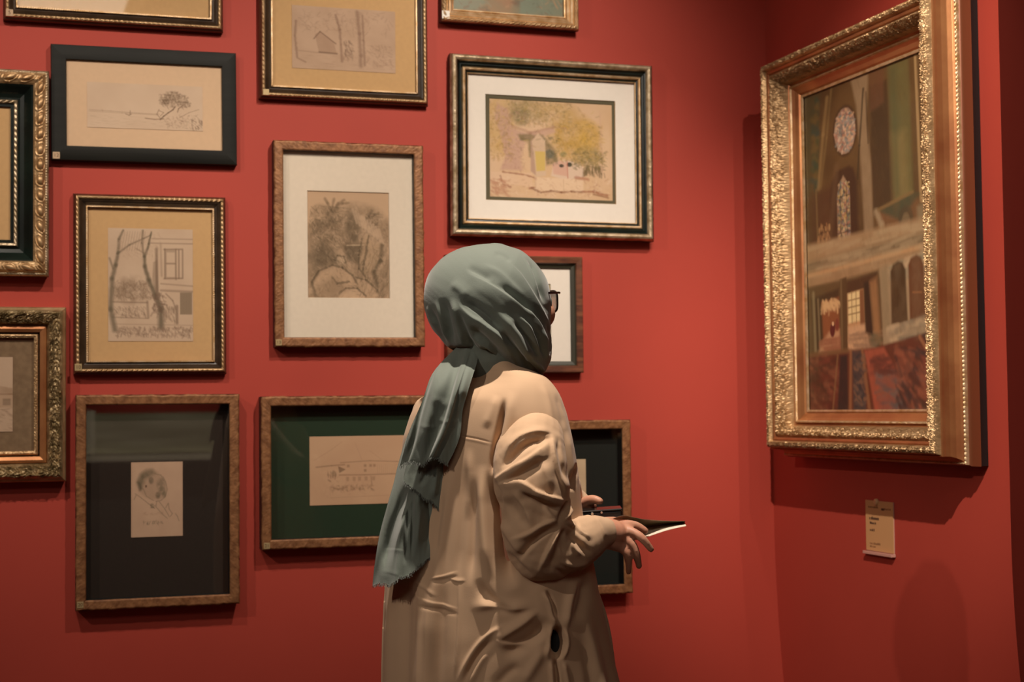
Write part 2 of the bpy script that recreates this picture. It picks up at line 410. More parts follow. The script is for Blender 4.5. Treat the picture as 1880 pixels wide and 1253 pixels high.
PROF = {
 'A': (lambda: [('frame_molding', CHAR, [(0, .019), (.0015, .023), (.036, .025), (.0385, .024), (.0395, .021), (.0395, 0)], None, 0)], .020),
 'C': (prof_brown, .024), 'E': (prof_brown, .024), 'L': (prof_brown, .024),
 'D': (lambda: prof_copper(.040), .037), 'H': (lambda: prof_copper(.050), .047), 'I': (lambda: prof_copper(.050), .047), 'J': (lambda: prof_copper(.050), .047),
 'F': (lambda: [('inner_slip', GOLDL, [(0, .022), (0, .026), (.002, .027), (.003, .024)], None, 0),
                ('inner_band', BLACKG, [(.003, .024), (.005, .026), (.0085, .027)], None, 5),
                ('middle_bead', GOLDL, [(.0085, .027), (.010, .0315), (.0135, .033), (.0165, .0305), (.018, .028)], o_chip(.0006, 0), 8),
                ('dark_band', BLACKG, [(.018, .028), (.0195, .030), (.024, .034), (.027, .033), (.031, .036), (.033, .039)], None, 14),
                ('outer_molding', SILV, [(.033, .039), (.036, .046), (.042, .049), (.048, .046), (.0515, .038), (.053, .032)], o_chip(.0016, .001), 12),
                ('frame_side', SIDE, [(.053, .032), (.0545, .026), (.053, 0)], None, 0)], .022),
 'G': (lambda: [('inner_cove', OLIVE, [(0, .014), (.001, .018), (.010, .021), (.013, .026)], None, 8),
                ('frame_molding', WALN, [(.013, .026), (.015, .030), (.031, .031), (.0335, .029), (.034, 0)], None, 0)], .014),
 'B': (lambda: [('inner_slip', BLACKG, [(0, .020), (0, .023), (.008, .023)], None, 0),
                ('inner_rope', SILV, [(.008, .023), (.010, .029), (.015, .031), (.018, .026)], o_rope(.0022, .014, 1.6), 9),
                ('dark_scoop', BLACKG, [(.018, .026), (.024, .023), (.034, .026), (.046, .037), (.052, .043), (.057, .046)], None, 24),
                ('pearl_molding', GOLD, [(.057, .046), (.061, .050), (.070, .055), (.080, .054), (.088, .046)], o_pearl(.0075, .0285), 30),
                ('edge_beads', SILV, [(.088, .046), (.091, .044), (.096, .040)], o_bead(.003, .0045), 8),
                ('frame_side', BOXM, [(.096, .040), (.097, .032), (.094, 0)], None, 0)], .020),
 'K': (lambda: [('inner_leaf_trim', GOLD, [(0, .018), (.001, .022), (.006, .025), (.011, .024)], o_leaf(.0035, .012, 4), 12),
                ('black_groove', BLACKG, [(.011, .024), (.0125, .020), (.014, .022)], None, 0),  # thin groove in black lacquer
                ('gilded_bar', REDG, [(.014, .022), (.0155, .032), (.024, .036), (.030, .034), (.033, .029)], None, 14),
                ('scroll_molding', mat('olive gilding', (0.50, 0.37, 0.20), 0.42, 0.6, nscale=40, col2=(0.20, 0.14, 0.06)), [(.033, .029), (.040, .036), (.052, .046), (.064, .050), (.072, .048)], o_leaf(.013, .040, 9, .7), 40),
                ('outer_edge', GOLD, [(.072, .048), (.074, .046), (.079, .042), (.081, .036), (.080, 0)], None, 8)], .018),
 'M': (lambda: [('inner_slip', GOLDL, [(0, .016), (.001, .020), (.004, .021), (.0055, .018), (.008, .024), (.013, .027), (.016, .026), (.018, .031), (.023, .034), (.026, .032)], None, 24),
                ('leaf_molding', GOLD, [(.026, .032), (.029, .037), (.036, .038), (.041, .032)], o_rope(.004, .013, 2.2), 16),
                ('frame_side', SIDE, [(.041, .032), (.042, .024), (.040, 0)], None, 0)], .016),
}
def rect_px(c, depth):
    """corner pixels TL TR BR BL seen on a plane `depth` in front of the back wall -> x0,x1,z0,z1"""
    P = [on_back(q, -depth) for q in c]
    return ((P[0][0] + P[3][0]) / 2, (P[1][0] + P[2][0]) / 2, (P[3][2] + P[2][2]) / 2, (P[0][2] + P[1][2]) / 2)
def wall_frame(key, name, sight, label, cat, tilt=0.0, back=None):
    prof, hs = PROF[key]
    x0, x1, z0, z1 = rect_px(sight, hs) if isinstance(sight[0], tuple) else sight
    cx, cz = (x0 + x1) / 2, (z0 + z1) / 2
    root = empty(name, Matrix.Translation((cx, 0, cz)) @ Matrix.Rotation(-tilt, 4, 'Y'))
    tag(root, label, cat, 'framed pictures hung on the red gallery walls')
    hx, hz = (x1 - x0) / 2, (z1 - z0) / 2
    molding(root, hx, hz, prof())
    hb = min(hs, .04) - .004
    link('backing_panel', boxes([(-hx - .012, hx + .012, -.005, -0.0005, -hz - .012, hz + .012)]), BOXM, root)
    return root, (cx, cz, hx, hz, hs)
def mat_board(root, g, depth, m, win=None, thick=.0016, name='mat_board', inset=0.001, bevelm=None):
    cx, cz, hx, hz, hs = g; hx += inset; hz += inset
    y0, y1 = -depth, -depth + thick
    if win is None: link(name, boxes([(-hx, hx, y0, y1, -hz, hz)]), m, root); return
    a, b, c, d_ = win; bv = .0012
    V = []
    for (p, y) in (((-hx, hx, -hz, hz), y0), ((a, b, c, d_), y0), ((a + bv, b - bv, c + bv, d_ - bv), y1)):
        V += [(p[0], y, p[2]), (p[1], y, p[2]), (p[1], y, p[3]), (p[0], y, p[3])]
    V += [(-hx, y1, -hz), (hx, y1, -hz), (hx, y1, hz), (-hx, y1, hz)]
    F = []
    for k in range(4):
        j = (k + 1) % 4; F += [(k, j, 4 + j, 4 + k), (4 + k, 4 + j, 8 + j, 8 + k), (j, k, 12 + k, 12 + j)]
    o = link(name, mesh(V, F, smooth=False), m, root)
    if bevelm:
        o.data.materials.append(bevelm)
        for i, p in enumerate(o.data.polygons):
            if i % 3 == 1: p.material_index = 1
def glass(root, g, depth):
    cx, cz, hx, hz, hs = g
    link('glass_pane', boxes([(-hx - .001, hx + .001, -depth, -depth + .0018, -hz - .001, hz + .001)]), glass_mat(), root)
def local(g, c, depth):
    x0, x1, z0, z1 = rect_px(c, depth); return x0 - g[0], x1 - g[0], z0 - g[1], z1 - g[1]
def sticker(root, g, px, depth, txt, col, size=12, rot=0):
    p = on_back(px, -depth); s = size * 0.00152
    o = link('number_label', boxes([(-s / 2, s / 2, -.0008, .0004, -s / 2, s / 2)]), col, root); o.location = (p[0] - g[0], -depth, p[2] - g[1]); addbevel(o, .0006 if txt else .0025, 3)
    if txt:
        t = link('number', text_mesh(txt, s * 0.75), mat('label ink', (0.10, 0.045, 0.02), 0.7), o)
        t.matrix_local = Matrix.Translation((0, -.0010, 0)) @ Matrix.Rotation(math.radians(90), 4, 'X')
LABM = mat('cream label card', (0.52, 0.36, 0.22), 0.7)
LABG = mat('gold label card', (0.42, 0.31, 0.15), 0.5, 0.3)
LABW = mat('white label card', (0.80, 0.76, 0.68), 0.6)
TAN = mat('tan mount board', (0.60, 0.37, 0.175), 0.85, nscale=90, noise=0.05, spec=0.2)
PEACH = mat('peach mount board', (0.70, 0.48, 0.31), 0.85, nscale=90, noise=0.04, spec=0.2)
CREAM = mat('cream mount board', (0.80, 0.68, 0.55), 0.85, nscale=90, noise=0.04, spec=0.2)
WHITE = mat('white mount board', (0.84, 0.76, 0.68), 0.85, nscale=90, noise=0.03, spec=0.2)
BRNB = mat('brown mount board', (0.026, 0.015, 0.010), 0.8, nscale=200, noise=0.15, spec=0.3)
GRNB = mat('green mount board', (0.016, 0.038, 0.018), 0.8, nscale=200, noise=0.15, spec=0.3)
BLKB = mat('black mount board', (0.010, 0.012, 0.009), 0.8, nscale=200, noise=0.15, spec=0.3)
LINEN = mat('taupe linen mount', (0.24, 0.155, 0.085), 0.9, nscale=60, col2=(0.19, 0.12, 0.065), bump=0.3, bscale=500)
OLVB = mat('olive mount board', (0.10, 0.085, 0.045), 0.8)
GBEV = mat('gilt bevel', (0.55, 0.33, 0.13), 0.5, 0.4)
PENCIL = paint_mat('pigment on paper')
OILP = paint_mat('oil pigment', rough=0.45, coat=0.25, bump=0.25)

# ------------------------------------------------------------------ the artworks
def art_seaside():
    c = Canvas(300, 124, (214, 186, 160)); ink = (120, 92, 70)
    c.tone((205, 176, 150), .6, 5, 3, 1)
    c.line([(0.02, .62), (.2, .63), (.45, .655), (.62, .66)], .012, ink, .35)
    c.line([(0.02, .65), (.3, .665), (.6, .68)], .012, (150, 122, 98), .35)
    c.line([(.33, .68), (.36, .71), (.38, .68)], .012, ink, .6); c.line([(.37, .60), (.368, .70)], .008, ink, .8); c.line([(.13, .60), (.135, .64)], .01, ink, .35)
    c.line([(.5, .76), (.58, .78), (.66, .76)], .014, ink, .7)
    c.dabs(60, (.02, .72, .62, .95), (160, 132, 108), .006, .09, 0, .25, .15)
    for x, y, r in ((.68, .28, .06), (.74, .22, .06), (.80, .30, .07), (.72, .40, .07), (.84, .42, .05), (.66, .38, .04)):
        c.blob(x, y, r, r * 1.5, (128, 104, 82), .55, 2, .9, 22, int(x * 99)); c.dabs(46, (x - r, y - r * 1.4, x + r, y + r * 1.4), (104, 80, 60), .008, .04, .6, .5, 1.5)
    c.line([(.63, .78), (.66, .70), (.70, .62), (.74, .55), (.76, .48)], .016, (95, 70, 52), .8); c.line([(.78, .60), (.79, .52), (.83, .44)], .014, ink, .7)
    c.line([(.62, .55), (.60, .66), (.63, .75)], .012, ink, .6); c.line([(.62, .58), (.66, .62), (.63, .70)], .01, ink, .6)
    c.dabs(120, (.66, .66, .98, .95), ink, .007, .05, .3, .4, 1.2); c.line([(.8, .72), (.88, .60), (.97, .52)], .01, ink, .5); c.dabs(26, (.90, .75, .99, .96), (100, 76, 58), .01, .06, 1.2, .6, .6)
    return c
def art_woodland():
    c = Canvas(270, 180, (196, 164, 138)); ink = (142, 110, 90)
    c.tone((180, 148, 122), .5, 6, 5, 4)
    for P, wd in (([(.04, .25), (.03, .5), (.05, .82)], .018), ([(.42, .12), (.46, .35), (.47, .6), (.48, .86)], .020), ([(.63, .05), (.65, .4), (.66, .75), (.66, .92)], .030), ([(.68, .1), (.69, .5), (.70, .9)], .018)):
        c.line(P, wd, ink, .65, .02)
    c.poly([(.22, .45), (.27, .40), (.40, .56), (.43, .74), (.26, .74)], (164, 130, 106), .6, tex=.3); c.line([(.21, .52), (.27, .40), (.42, .58)], .012, (120, 90, 72), .7); c.line([(.26, .73), (.43, .74)], .018, (118, 90, 72), .7)
    c.dabs(120, (.05, .04, .95, .38), ink, .008, .07, 1.0, .30, 1.5); c.dabs(60, (.5, .5, .58, .8), (120, 92, 74), .01, .04, 1.2, .4, .6); c.dabs(90, (.72, .55, .96, .92), ink, .008, .05, .8, .32, 1.2)
    c.line([(.05, .84), (.13, .90)], .015, ink, .6); c.line([(.06, .72), (.25, .74)], .01, ink, .4); c.dabs(50, (.05, .78, .95, .97), (165, 134, 110), .006, .1, 0, .35, .2)
    return c
def art_street():
    c = Canvas(230, 300, (206, 178, 152)); ink = (128, 104, 84); dk = (104, 92, 72)
    c.tone((194, 164, 138), .5, 4, 5, 8)
    c.blob(.28, .55, .22, .13, (150, 124, 100), .7, 2, .8, 22, 3); c.dabs(260, (.06, .46, .48, .62), (128, 104, 82), .005, .03, 1.3, .35, 1.2)
    c.line([(.05, .655), (.46, .66)], .008, ink, .6); c.line([(.46, .65), (.47, .79)], .014, ink, .6); c.line([(.05, .79), (.47, .80)], .007, ink, .5); c.dabs(90, (.06, .69, .44, .78), ink, .005, .03, 1.2, .45, .9)
    c.line([(.08, .90), (.03, .72), (.05, .45), (.09, .33), (.12, .22), (.13, .10), (.18, .02)][::1], .03, dk, .75, .01, w2=.010)
    c.line([(.11, .23), (.25, .15), (.42, .09), (.50, .06)], .012, dk, .7, w2=.006); c.line([(.02, .27), (.06, .36)], .012, dk, .6)
    c.line([(.62, .88), (.62, .72), (.56, .60), (.48, .46), (.43, .34), (.43, .25), (.48, .14), (.51, .03)], .034, dk, .85, .01, w2=.008)
    c.line([(.42, .25), (.40, .13), (.41, .02)], .012, dk, .7); c.line([(.42, .22), (.33, .18)], .008, ink, .5)
    for k in range(9): c.line([(.16 + .03 * k, .20), (.20 + .03 * k, .03)], .004, ink, .35)
    c.poly([(.53, .30), (.58, .28), (.60, .62), (.55, .56), (.52, .45)], (140, 116, 94), .6, tex=.3)
    c.line([(.57, .18), (.575, .62)], .016, ink, .8); c.line([(.52, .09), (1, .09)], .006, ink, .5); c.line([(.50, .13), (1, .13)], .007, ink, .55); c.line([(.62, .14), (.63, .42)], .012, ink, .35)
    c.poly([(.67, .19), (.80, .19), (.80, .44), (.67, .44)], (150, 126, 104), .5); c.poly([(.69, .21), (.79, .21), (.79, .43), (.69, .43)], (206, 178, 152), .9)
    for P in ([(.67, .18), (.67, .44)], [(.80, .18), (.80, .45)], [(.88, .19), (.88, .43)], [(.66, .445), (.88, .44)], [(.69, .31), (.79, .31)], [(.66, .185), (.88, .18)], [(.835, .19), (.835, .44)]): c.line(P, .009, ink, .7)
    c.line([(.62, .49), (1, .51)], .008, ink, .5); c.line([(.62, .55), (1, .56)], .012, ink, .55)
    c.poly([(.85, .57), (.99, .57), (.99, .76), (.85, .76)], (160, 134, 110), .8)
    for k in range(8): c.line([(.855 + .018 * k, .57), (.855 + .018 * k, .76)], .007, dk, .6)
    c.dabs(60, (.52, .56, .66, .76), (118, 92, 74), .008, .03, 1.2, .5, 1.0); c.line([(.68, .58), (.76, .64), (.80, .72)], .008, ink, .6); c.line([(.81, .69), (.81, .84)], .016, ink, .75); c.dabs(40, (.66, .68, .80, .82), ink, .006, .04, 1.3, .45, .5)
    c.line([(.05, .85), (1, .86)], .006, ink, .3); c.dabs(240, (.08, .87, .98, .95), (140, 114, 94), .006, .025, 1.2, .55, .9); c.dabs(200, (.1, .03, .6, .25), (180, 152, 128), .004, .04, 1.0, .3, 1.0)
    return c
def art_rocks():
    c = Canvas(240, 310, (200, 166, 134)); d1 = (122, 100, 76); d2 = (92, 78, 58)
    m = np.clip((c.Y - 0.30 + 0.22 * np.sin((c.X - .05) * 2.9) * 1.0 + 0.07 * (fbm(c.X * 7, c.Y * 7, 3, 2) - .5)) * 12, 0, 1); c.mix(m * .50, d1)
    n = 1 - np.abs(2 * fbm(c.X * 7 + c.Y * 3, c.Y * 6, 5, 9) - .95); c.mix(m * np.clip(n * 1.6 - .95, 0, 1) * .65, (214, 180, 148))
    n2 = 1 - np.abs(2 * fbm(c.X * 14, c.Y * 16, 4, 21) - .95); c.mix(m * np.clip(n2 * 1.8 - 1.3, 0, 1) * .5, d2)
    c.blob(.55, .35, .10, .18, d2, .75, 2, .5, 16, 7); c.poly([(.42, .50), (.70, .49), (.66, .60), (.60, .68), (.47, .62)], d2, .75, .02, .3); c.blob(.15, .58, .18, .13, d2, .55, 2, .6, 18, 8); c.line([(.48, .505), (.68, .50)], .008, (205, 176, 144), .7)
    c.poly([(.66, .44), (.74, .41), (.80, .50), (.92, .46), (.88, .62), (.80, .74), (.70, .80), (.62, .72)], (184, 152, 120), .65, .02, .5); c.line([(.90, .50), (.88, .64), (.80, .75), (.84, .88)], .022, d2, .7, .02)
    c.poly([(.06, .82), (.14, .74), (.30, .69), (.42, .71), (.54, .78), (.60, .86), (.52, .90), (.36, .96), (.10, .97)], (196, 162, 130), .75, .015, .45)
    c.poly([(.38, .95), (.46, .90), (.60, .90), (.70, .97), (.66, 1), (.38, 1)], (206, 172, 140), .85, .01, .3); c.poly([(.58, .80), (.70, .82), (.82, .90), (.88, .97), (.72, .99), (.62, .90)], (196, 162, 130), .7, .015, .4)
    c.blob(.40, .64, .065, .04, (212, 180, 148), .9, 2, .2, 20, 3); c.line([(.10, .97), (.06, .85), (.14, .75)], .014, d2, .6, .01)
    for P in ([(.30, .20), (.25, .12), (.22, .08)], [(.32, .20), (.38, .12), (.45, .09)], [(.36, .14), (.43, .12), (.50, .115)], [(.30, .18), (.33, .08)], [(.74, .25), (.78, .18)], [(.78, .24), (.86, .20)]): c.line(P, .014, d1, .6, .01)
    for x, y, r in ((.18, .24, .14), (.12, .34, .10), (.34, .22, .10), (.78, .26, .08), (.30, .38, .14)): c.blob(x, y, r, r * .8, d1, .6, 2, .9, 18, int(x * 50)); c.dabs(50, (x - r, y - r * .7, x + r, y + r * .7), d2, .006, .035, .9, .35, 1.5)
    for P in ([(.06, .84), (.14, .745), (.30, .69), (.42, .71), (.54, .78), (.60, .86)], [(.66, .44), (.62, .60), (.62, .72), (.70, .80)], [(.74, .41), (.70, .60), (.66, .74)], [(.38, .95), (.46, .90), (.60, .90), (.70, .97)], [(.58, .80), (.70, .82), (.82, .90), (.88, .97)], [(.30, .80), (.36, .86), (.50, .84)], [(.34, .64), (.36, .60), (.44, .61), (.46, .66)]): c.line(P, .008, d2, .65, .02)
    c.poly([(.02, .60), (.20, .50), (.34, .56), (.40, .66), (.30, .70), (.14, .76), (.05, .86)], d2, .45, .03, .5); c.poly([(.12, .88), (.30, .80), (.52, .90), (.36, .97), (.12, .97)], d1, .5, .03, .5); c.poly([(.80, .76), (.92, .70), (.97, .95), (.86, .96)], d1, .5, .03, .5)
    c.dabs(420, (.03, .22, .97, .97), [d1, d2, (206, 172, 140)], .0045, .03, 1.1, .4, 1.3)
    for k in range(10): c.line([(.55 + .035 * k, .17 + .02 * k), (.60 + .035 * k, .30 + .02 * k)], .012, (208, 176, 146), .5)
    c.dabs(160, (.6, .5, .98, .96), d2, .005, .05, 1.9, .3, .35); c.dabs(160, (.05, .4, .5, .7), d2, .005, .05, .9, .3, .4)
    return c
def art_fountain():
    c = Canvas(340, 280, (214, 180, 148))
    c.tone((204, 166, 122), .6, 3, 3, 3)
    c.blob(.10, .28, .12, .30, (196, 160, 96), .8, 2, .6, 14, 1); c.blob(.30, .12, .16, .16, (152, 132, 88), .8, 2, .8, 16, 2); c.blob(.55, .12, .18, .12, (188, 154, 96), .6, 2, .7, 12, 8)
    c.blob(.68, .36, .20, .24, (184, 146, 72), .9, 2, .5, 16, 4); c.blob(.80, .34, .10, .16, (200, 160, 76), .8, 2, .5, 14, 5); c.blob(.80, .54, .12, .10, (150, 130, 80), .8, 2, .7, 20, 6)
    c.poly([(.08, .05), (.16, .12), (.20, .30), (.30, .34), (.45, .30), (.52, .26), (.54, .32), (.42, .38), (.30, .42), (.26, .60), (.28, .72), (.10, .72), (.14, .60), (.11, .40), (.06, .20)], (194, 156, 136), .92, .012, .25)
    c.line([(.20, .28), (.34, .34), (.52, .27), (.62, .28)], .014, (166, 126, 104), .5, .02); c.blob(.26, .18, .08, .09, (120, 110, 76), .8, 2, .7, 20, 9)
    c.poly([(.24, .36), (.34, .35), (.40, .40), (.38, .60), (.33, .58), (.32, .43), (.26, .42)], (110, 98, 60), .85, .012, .4); c.poly([(.36, .36), (.44, .36), (.54, .50), (.56, .62), (.46, .66), (.44, .46)], (112, 96, 62), .75, .015, .4); c.blob(.49, .54, .04, .05, (82, 92, 84), .8, 2, .5, 20, 3); c.blob(.60, .54, .03, .03, (84, 104, 66), .8, 2, .5, 20, 3)
    c.poly([(.35, .42), (.40, .34), (.455, .41), (.46, .76), (.38, .78), (.34, .72)], (204, 174, 146), 1, .006); c.poly([(.34, .42), (.38, .38), (.38, .76), (.34, .72)], (178, 144, 124), .85, .006)
    c.poly([(.375, .52), (.455, .52), (.455, .71), (.385, .72)], (204, 172, 88), .9, .006); c.poly([(.385, .44), (.45, .44), (.45, .51), (.385, .51)], (180, 148, 128), .7, .006)
    c.poly([(.52, .64), (.60, .59), (.70, .62), (.76, .66), (.76, .76), (.62, .80), (.50, .76)], (214, 186, 164), .95, .006); c.poly([(.51, .64), (.58, .60), (.63, .63), (.63, .76), (.52, .74)], (206, 160, 140), .8, .006)
    c.blob(.585, .655, .020, .018, (58, 56, 42), .95, 4, .2); c.blob(.648, .64, .022, .024, (50, 54, 42), .95, 4, .2); c.line([(.63, .61), (.635, .78)], .006, (186, 110, 90), .8)
    c.dabs(40, (.76, .64, .93, .72), (98, 82, 50), .010, .05, 1.5, .6, .2); c.line([(.80, .65), (.93, .68)], .01, (110, 90, 60), .5)
    c.poly([(.02, .74), (.35, .74), (.36, .88), (.02, .84)], (220, 186, 158), .6, .01); c.line([(.12, .74), (.3, .76), (.38, .79), (.38, .88), (.33, .89)], .007, (150, 100, 76), .7, .02); c.line([(.10, .78), (.12, .86), (.18, .885)], .009, (140, 92, 70), .65, .02)
    c.poly([(.37, .78), (.76, .78), (.76, .91), (.38, .91)], (224, 194, 164), .8, .008); c.line([(.35, .89), (.42, .93), (.50, .91), (.58, .92), (.66, .91), (.76, .91)], .008, (128, 84, 60), .7, .02); c.line([(.60, .79), (.60, .90)], .005, (186, 150, 120), .6)
    c.line([(.70, .77), (.80, .78)], .016, (160, 96, 70), .6, .02); c.line([(.76, .91), (.84, .90), (.95, .94)], .014, (150, 92, 66), .75, .02); c.line([(.84, .93), (.96, .96)], .01, (130, 84, 56), .7)
    c.dabs(60, (.02, .80, .14, .97), (180, 128, 100), .01, .05, .4, .4, .6); c.blob(.95, .45, .04, .25, (216, 184, 150), .8, 2, .4, 10, 3); c.line([(.90, .10), (.91, .70)], .012, (206, 170, 140), .7)
    for n_, bx, cols in ((240, (.02, .02, .20, .62), [(176, 138, 78), (200, 166, 110), (142, 118, 70)]), (420, (.22, .02, .66, .26), [(128, 114, 74), (176, 146, 92), (150, 124, 84), (206, 178, 140)]), (520, (.54, .22, .92, .62), [(166, 132, 66), (190, 152, 76), (132, 112, 66), (204, 168, 110)]), (200, (.66, .50, .94, .68), [(112, 104, 66), (142, 122, 72), (94, 88, 56)]), (120, (.36, .36, .56, .64), [(100, 92, 60), (84, 88, 62)]), (120, (.10, .10, .30, .72), [(176, 138, 118), (160, 122, 104)]), (200, (.02, .78, .98, .97), [(196, 156, 128), (226, 198, 170), (176, 132, 106)])):
        c.dabs(n_, bx, cols, .007, .022, .7, .42, 1.5)
    c.poly([(.35, .42), (.40, .34), (.455, .41), (.46, .76), (.385, .77)], (208, 178, 150), .85, .006); c.poly([(.375, .52), (.455, .52), (.455, .71), (.385, .72)], (204, 174, 96), .9, .006)
    c.dabs(90, (.05, .05, .9, .5), [(160, 128, 70), (196, 166, 110), (132, 116, 76)], .008, .03, .8, .4, 1.5)
    return c
def art_portrait():
    c = Canvas(190, 275, (204, 168, 140)); g = (112, 98, 76); dk = (84, 76, 58)
    c.tone((190, 154, 128), .4, 5, 6, 3)
    c.poly([(.12, .24), (.22, .13), (.36, .10), (.50, .13), (.62, .22), (.68, .30), (.70, .38), (.67, .46), (.60, .50), (.52, .52), (.40, .50), (.26, .46), (.16, .38)], (176, 144, 118), .75, .02, .3)
    c.poly([(.11, .27), (.18, .16), (.30, .10), (.42, .10), (.46, .15), (.36, .20), (.26, .24), (.22, .32), (.18, .38)], g, .85, .03, .4); c.poly([(.12, .26), (.18, .28), (.22, .36), (.17, .38)], dk, .7, .02)
    c.blob(.39, .25, .05, .05, dk, .7, 2, .3); c.blob(.29, .325, .018, .020, (90, 60, 42), .9, 2, 0); c.blob(.58, .31, .09, .09, g, .65, 2, .6, 30, 4); c.blob(.60, .39, .07, .06, g, .6, 2, .6, 30, 5); c.blob(.52, .45, .05, .05, dk, .7, 2, .4, 30, 6); c.blob(.64, .44, .04, .05, g, .7, 2, .4)
    for P in ([(.62, .20), (.67, .27), (.70, .37), (.68, .43), (.66, .47), (.58, .52), (.48, .53)], [(.24, .36), (.30, .46), (.44, .52)], [(.46, .16), (.58, .18), (.64, .26)]): c.line(P, .006, g, .55)
    for P in ([(.08, .42), (.20, .48), (.34, .56), (.46, .62)], [(.50, .53), (.48, .60), (.60, .70), (.70, .76)], [(.54, .53), (.66, .64), (.74, .74)], [(.72, .56), (.74, .64), (.80, .70), (.76, .74)], [(.72, .56), (.67, .62)], [(.86, .70), (.90, .74), (.93, .80)], [(.06, .50), (.10, .44)]): c.line(P, .006, g, .6)
    c.dabs(30, (.36, .56, .44, .62), g, .005, .02, .5, .5, 1.0); c.dabs(26, (.22, .68, .60, .71), (168, 134, 108), .004, .03, 0, .5, .5); c.dabs(34, (.22, .78, .60, .83), g, .005, .025, .6, .55, 1.4)
    c.poly([(0, 0), (.03, 0), (.03, 1), (0, 1)], (190, 152, 124), .5); return c
def art_house():
    c = Canvas(290, 170, (206, 166, 132)); i_ = (140, 108, 82)
    c.tone((196, 154, 122), .5, 4, 3, 2); c.line([(.06, .45), (.20, .43), (.32, .42)], .012, i_, .65); c.line([(.28, .39), (.55, .37), (.80, .39), (1, .41)], .009, i_, .6)
    c.line([(.27, .57), (.5, .575), (.75, .57), (1, .58)], .010, i_, .65); c.poly([(.26, .44), (.33, .49), (.27, .54)], (120, 90, 66), .75); c.dabs(20, (.16, .50, .24, .58), i_, .012, .05, 1.5, .55, .2); c.line([(.04, .35), (.18, .22), (.30, .08)], .006, (172, 134, 106), .4); c.line([(.42, .12), (.48, .36)], .006, (172, 134, 106), .4); c.line([(.55, .22), (.66, .36)], .006, (172, 134, 106), .35)
    for x in (.34, .495, .545, .58): c.poly([(x, .42), (x + .025, .42), (x + .025, .46), (x, .46)], i_, .55)
    c.poly([(.495, .49), (.52, .49), (.52, .53), (.495, .53)], i_, .6)
    for k in range(22): c.line([(.62 + .018 * k, .42), (.622 + .018 * k, .56)], .005, i_, .3)
    for x in (.33, .39, .44, .50, .57): c.poly([(x, .60), (x + .03, .60), (x + .028, .66), (x + .003, .66)], i_, .4)
    c.line([(.56, .60), (.57, .74)], .012, i_, .5); c.line([(.17, .64), (.19, .66)], .014, i_, .6); c.dabs(90, (.18, .72, .58, .80), i_, .009, .03, .4, .45, 1.4); c.line([(.22, .76), (.26, .78), (.33, .75)], .016, i_, .6); c.dabs(40, (.14, .62, .60, .90), (170, 132, 104), .005, .06, .8, .35, 1.5); c.line([(.18, .90), (.8, .88)], .005, i_, .3)
    return c
def art_landscape():
    c = Canvas(120, 200, (196, 166, 140)); i_ = (118, 96, 76)
    c.poly([(0, .42), (.4, .40), (.8, .38), (1, .42), (1, .52), (0, .52)], (160, 128, 100), .8, tex=.3); c.line([(0, .50), (1, .50)], .01, (128, 90, 66), .6); c.poly([(.1, .52), (1, .51), (1, .68), (.1, .68)], (182, 150, 122), .8)
    for x in (.2, .45, .7, .88): c.poly([(x, .56), (x + .1, .56), (x + .1, .65), (x, .65)], i_, .6)
    c.dabs(120, (0, .70, 1, .98), (150, 122, 98), .008, .06, .3, .45, .8); c.tone((206, 178, 152), .4, 3, 4, 5); return c
def art_coast():
    c = Canvas(260, 120, (118, 116, 92)); c.tone((150, 118, 84), .9, 3, 3, 2); c.poly([(.05, .5), (.2, .2), (.42, .15), (.58, .3), (.64, .7), (.5, .95), (.3, .8), (.1, .75)], (152, 114, 82), .9, .04, .4)
    c.poly([(.50, .4), (.66, .3), (.80, .5), (.78, .95), (.55, .9)], (104, 92, 72), .8, .03, .4); c.poly([(.62, .62), (.8, .5), (1, .7), (1, 1), (.6, 1)], (116, 128, 108), .9, .03, .3); c.poly([(0, .6), (.1, .55), (.3, .9), (.2, 1), (0, 1)], (122, 132, 112), .8, .03, .3)
    c.blob(.9, .5, .12, .3, (170, 108, 72), .7, 2, .5); c.dabs(160, (0, 0, 1, 1), [(170, 134, 98), (96, 96, 78), (136, 132, 108), (120, 84, 60)], .016, .07, .3, .5, .8); return c

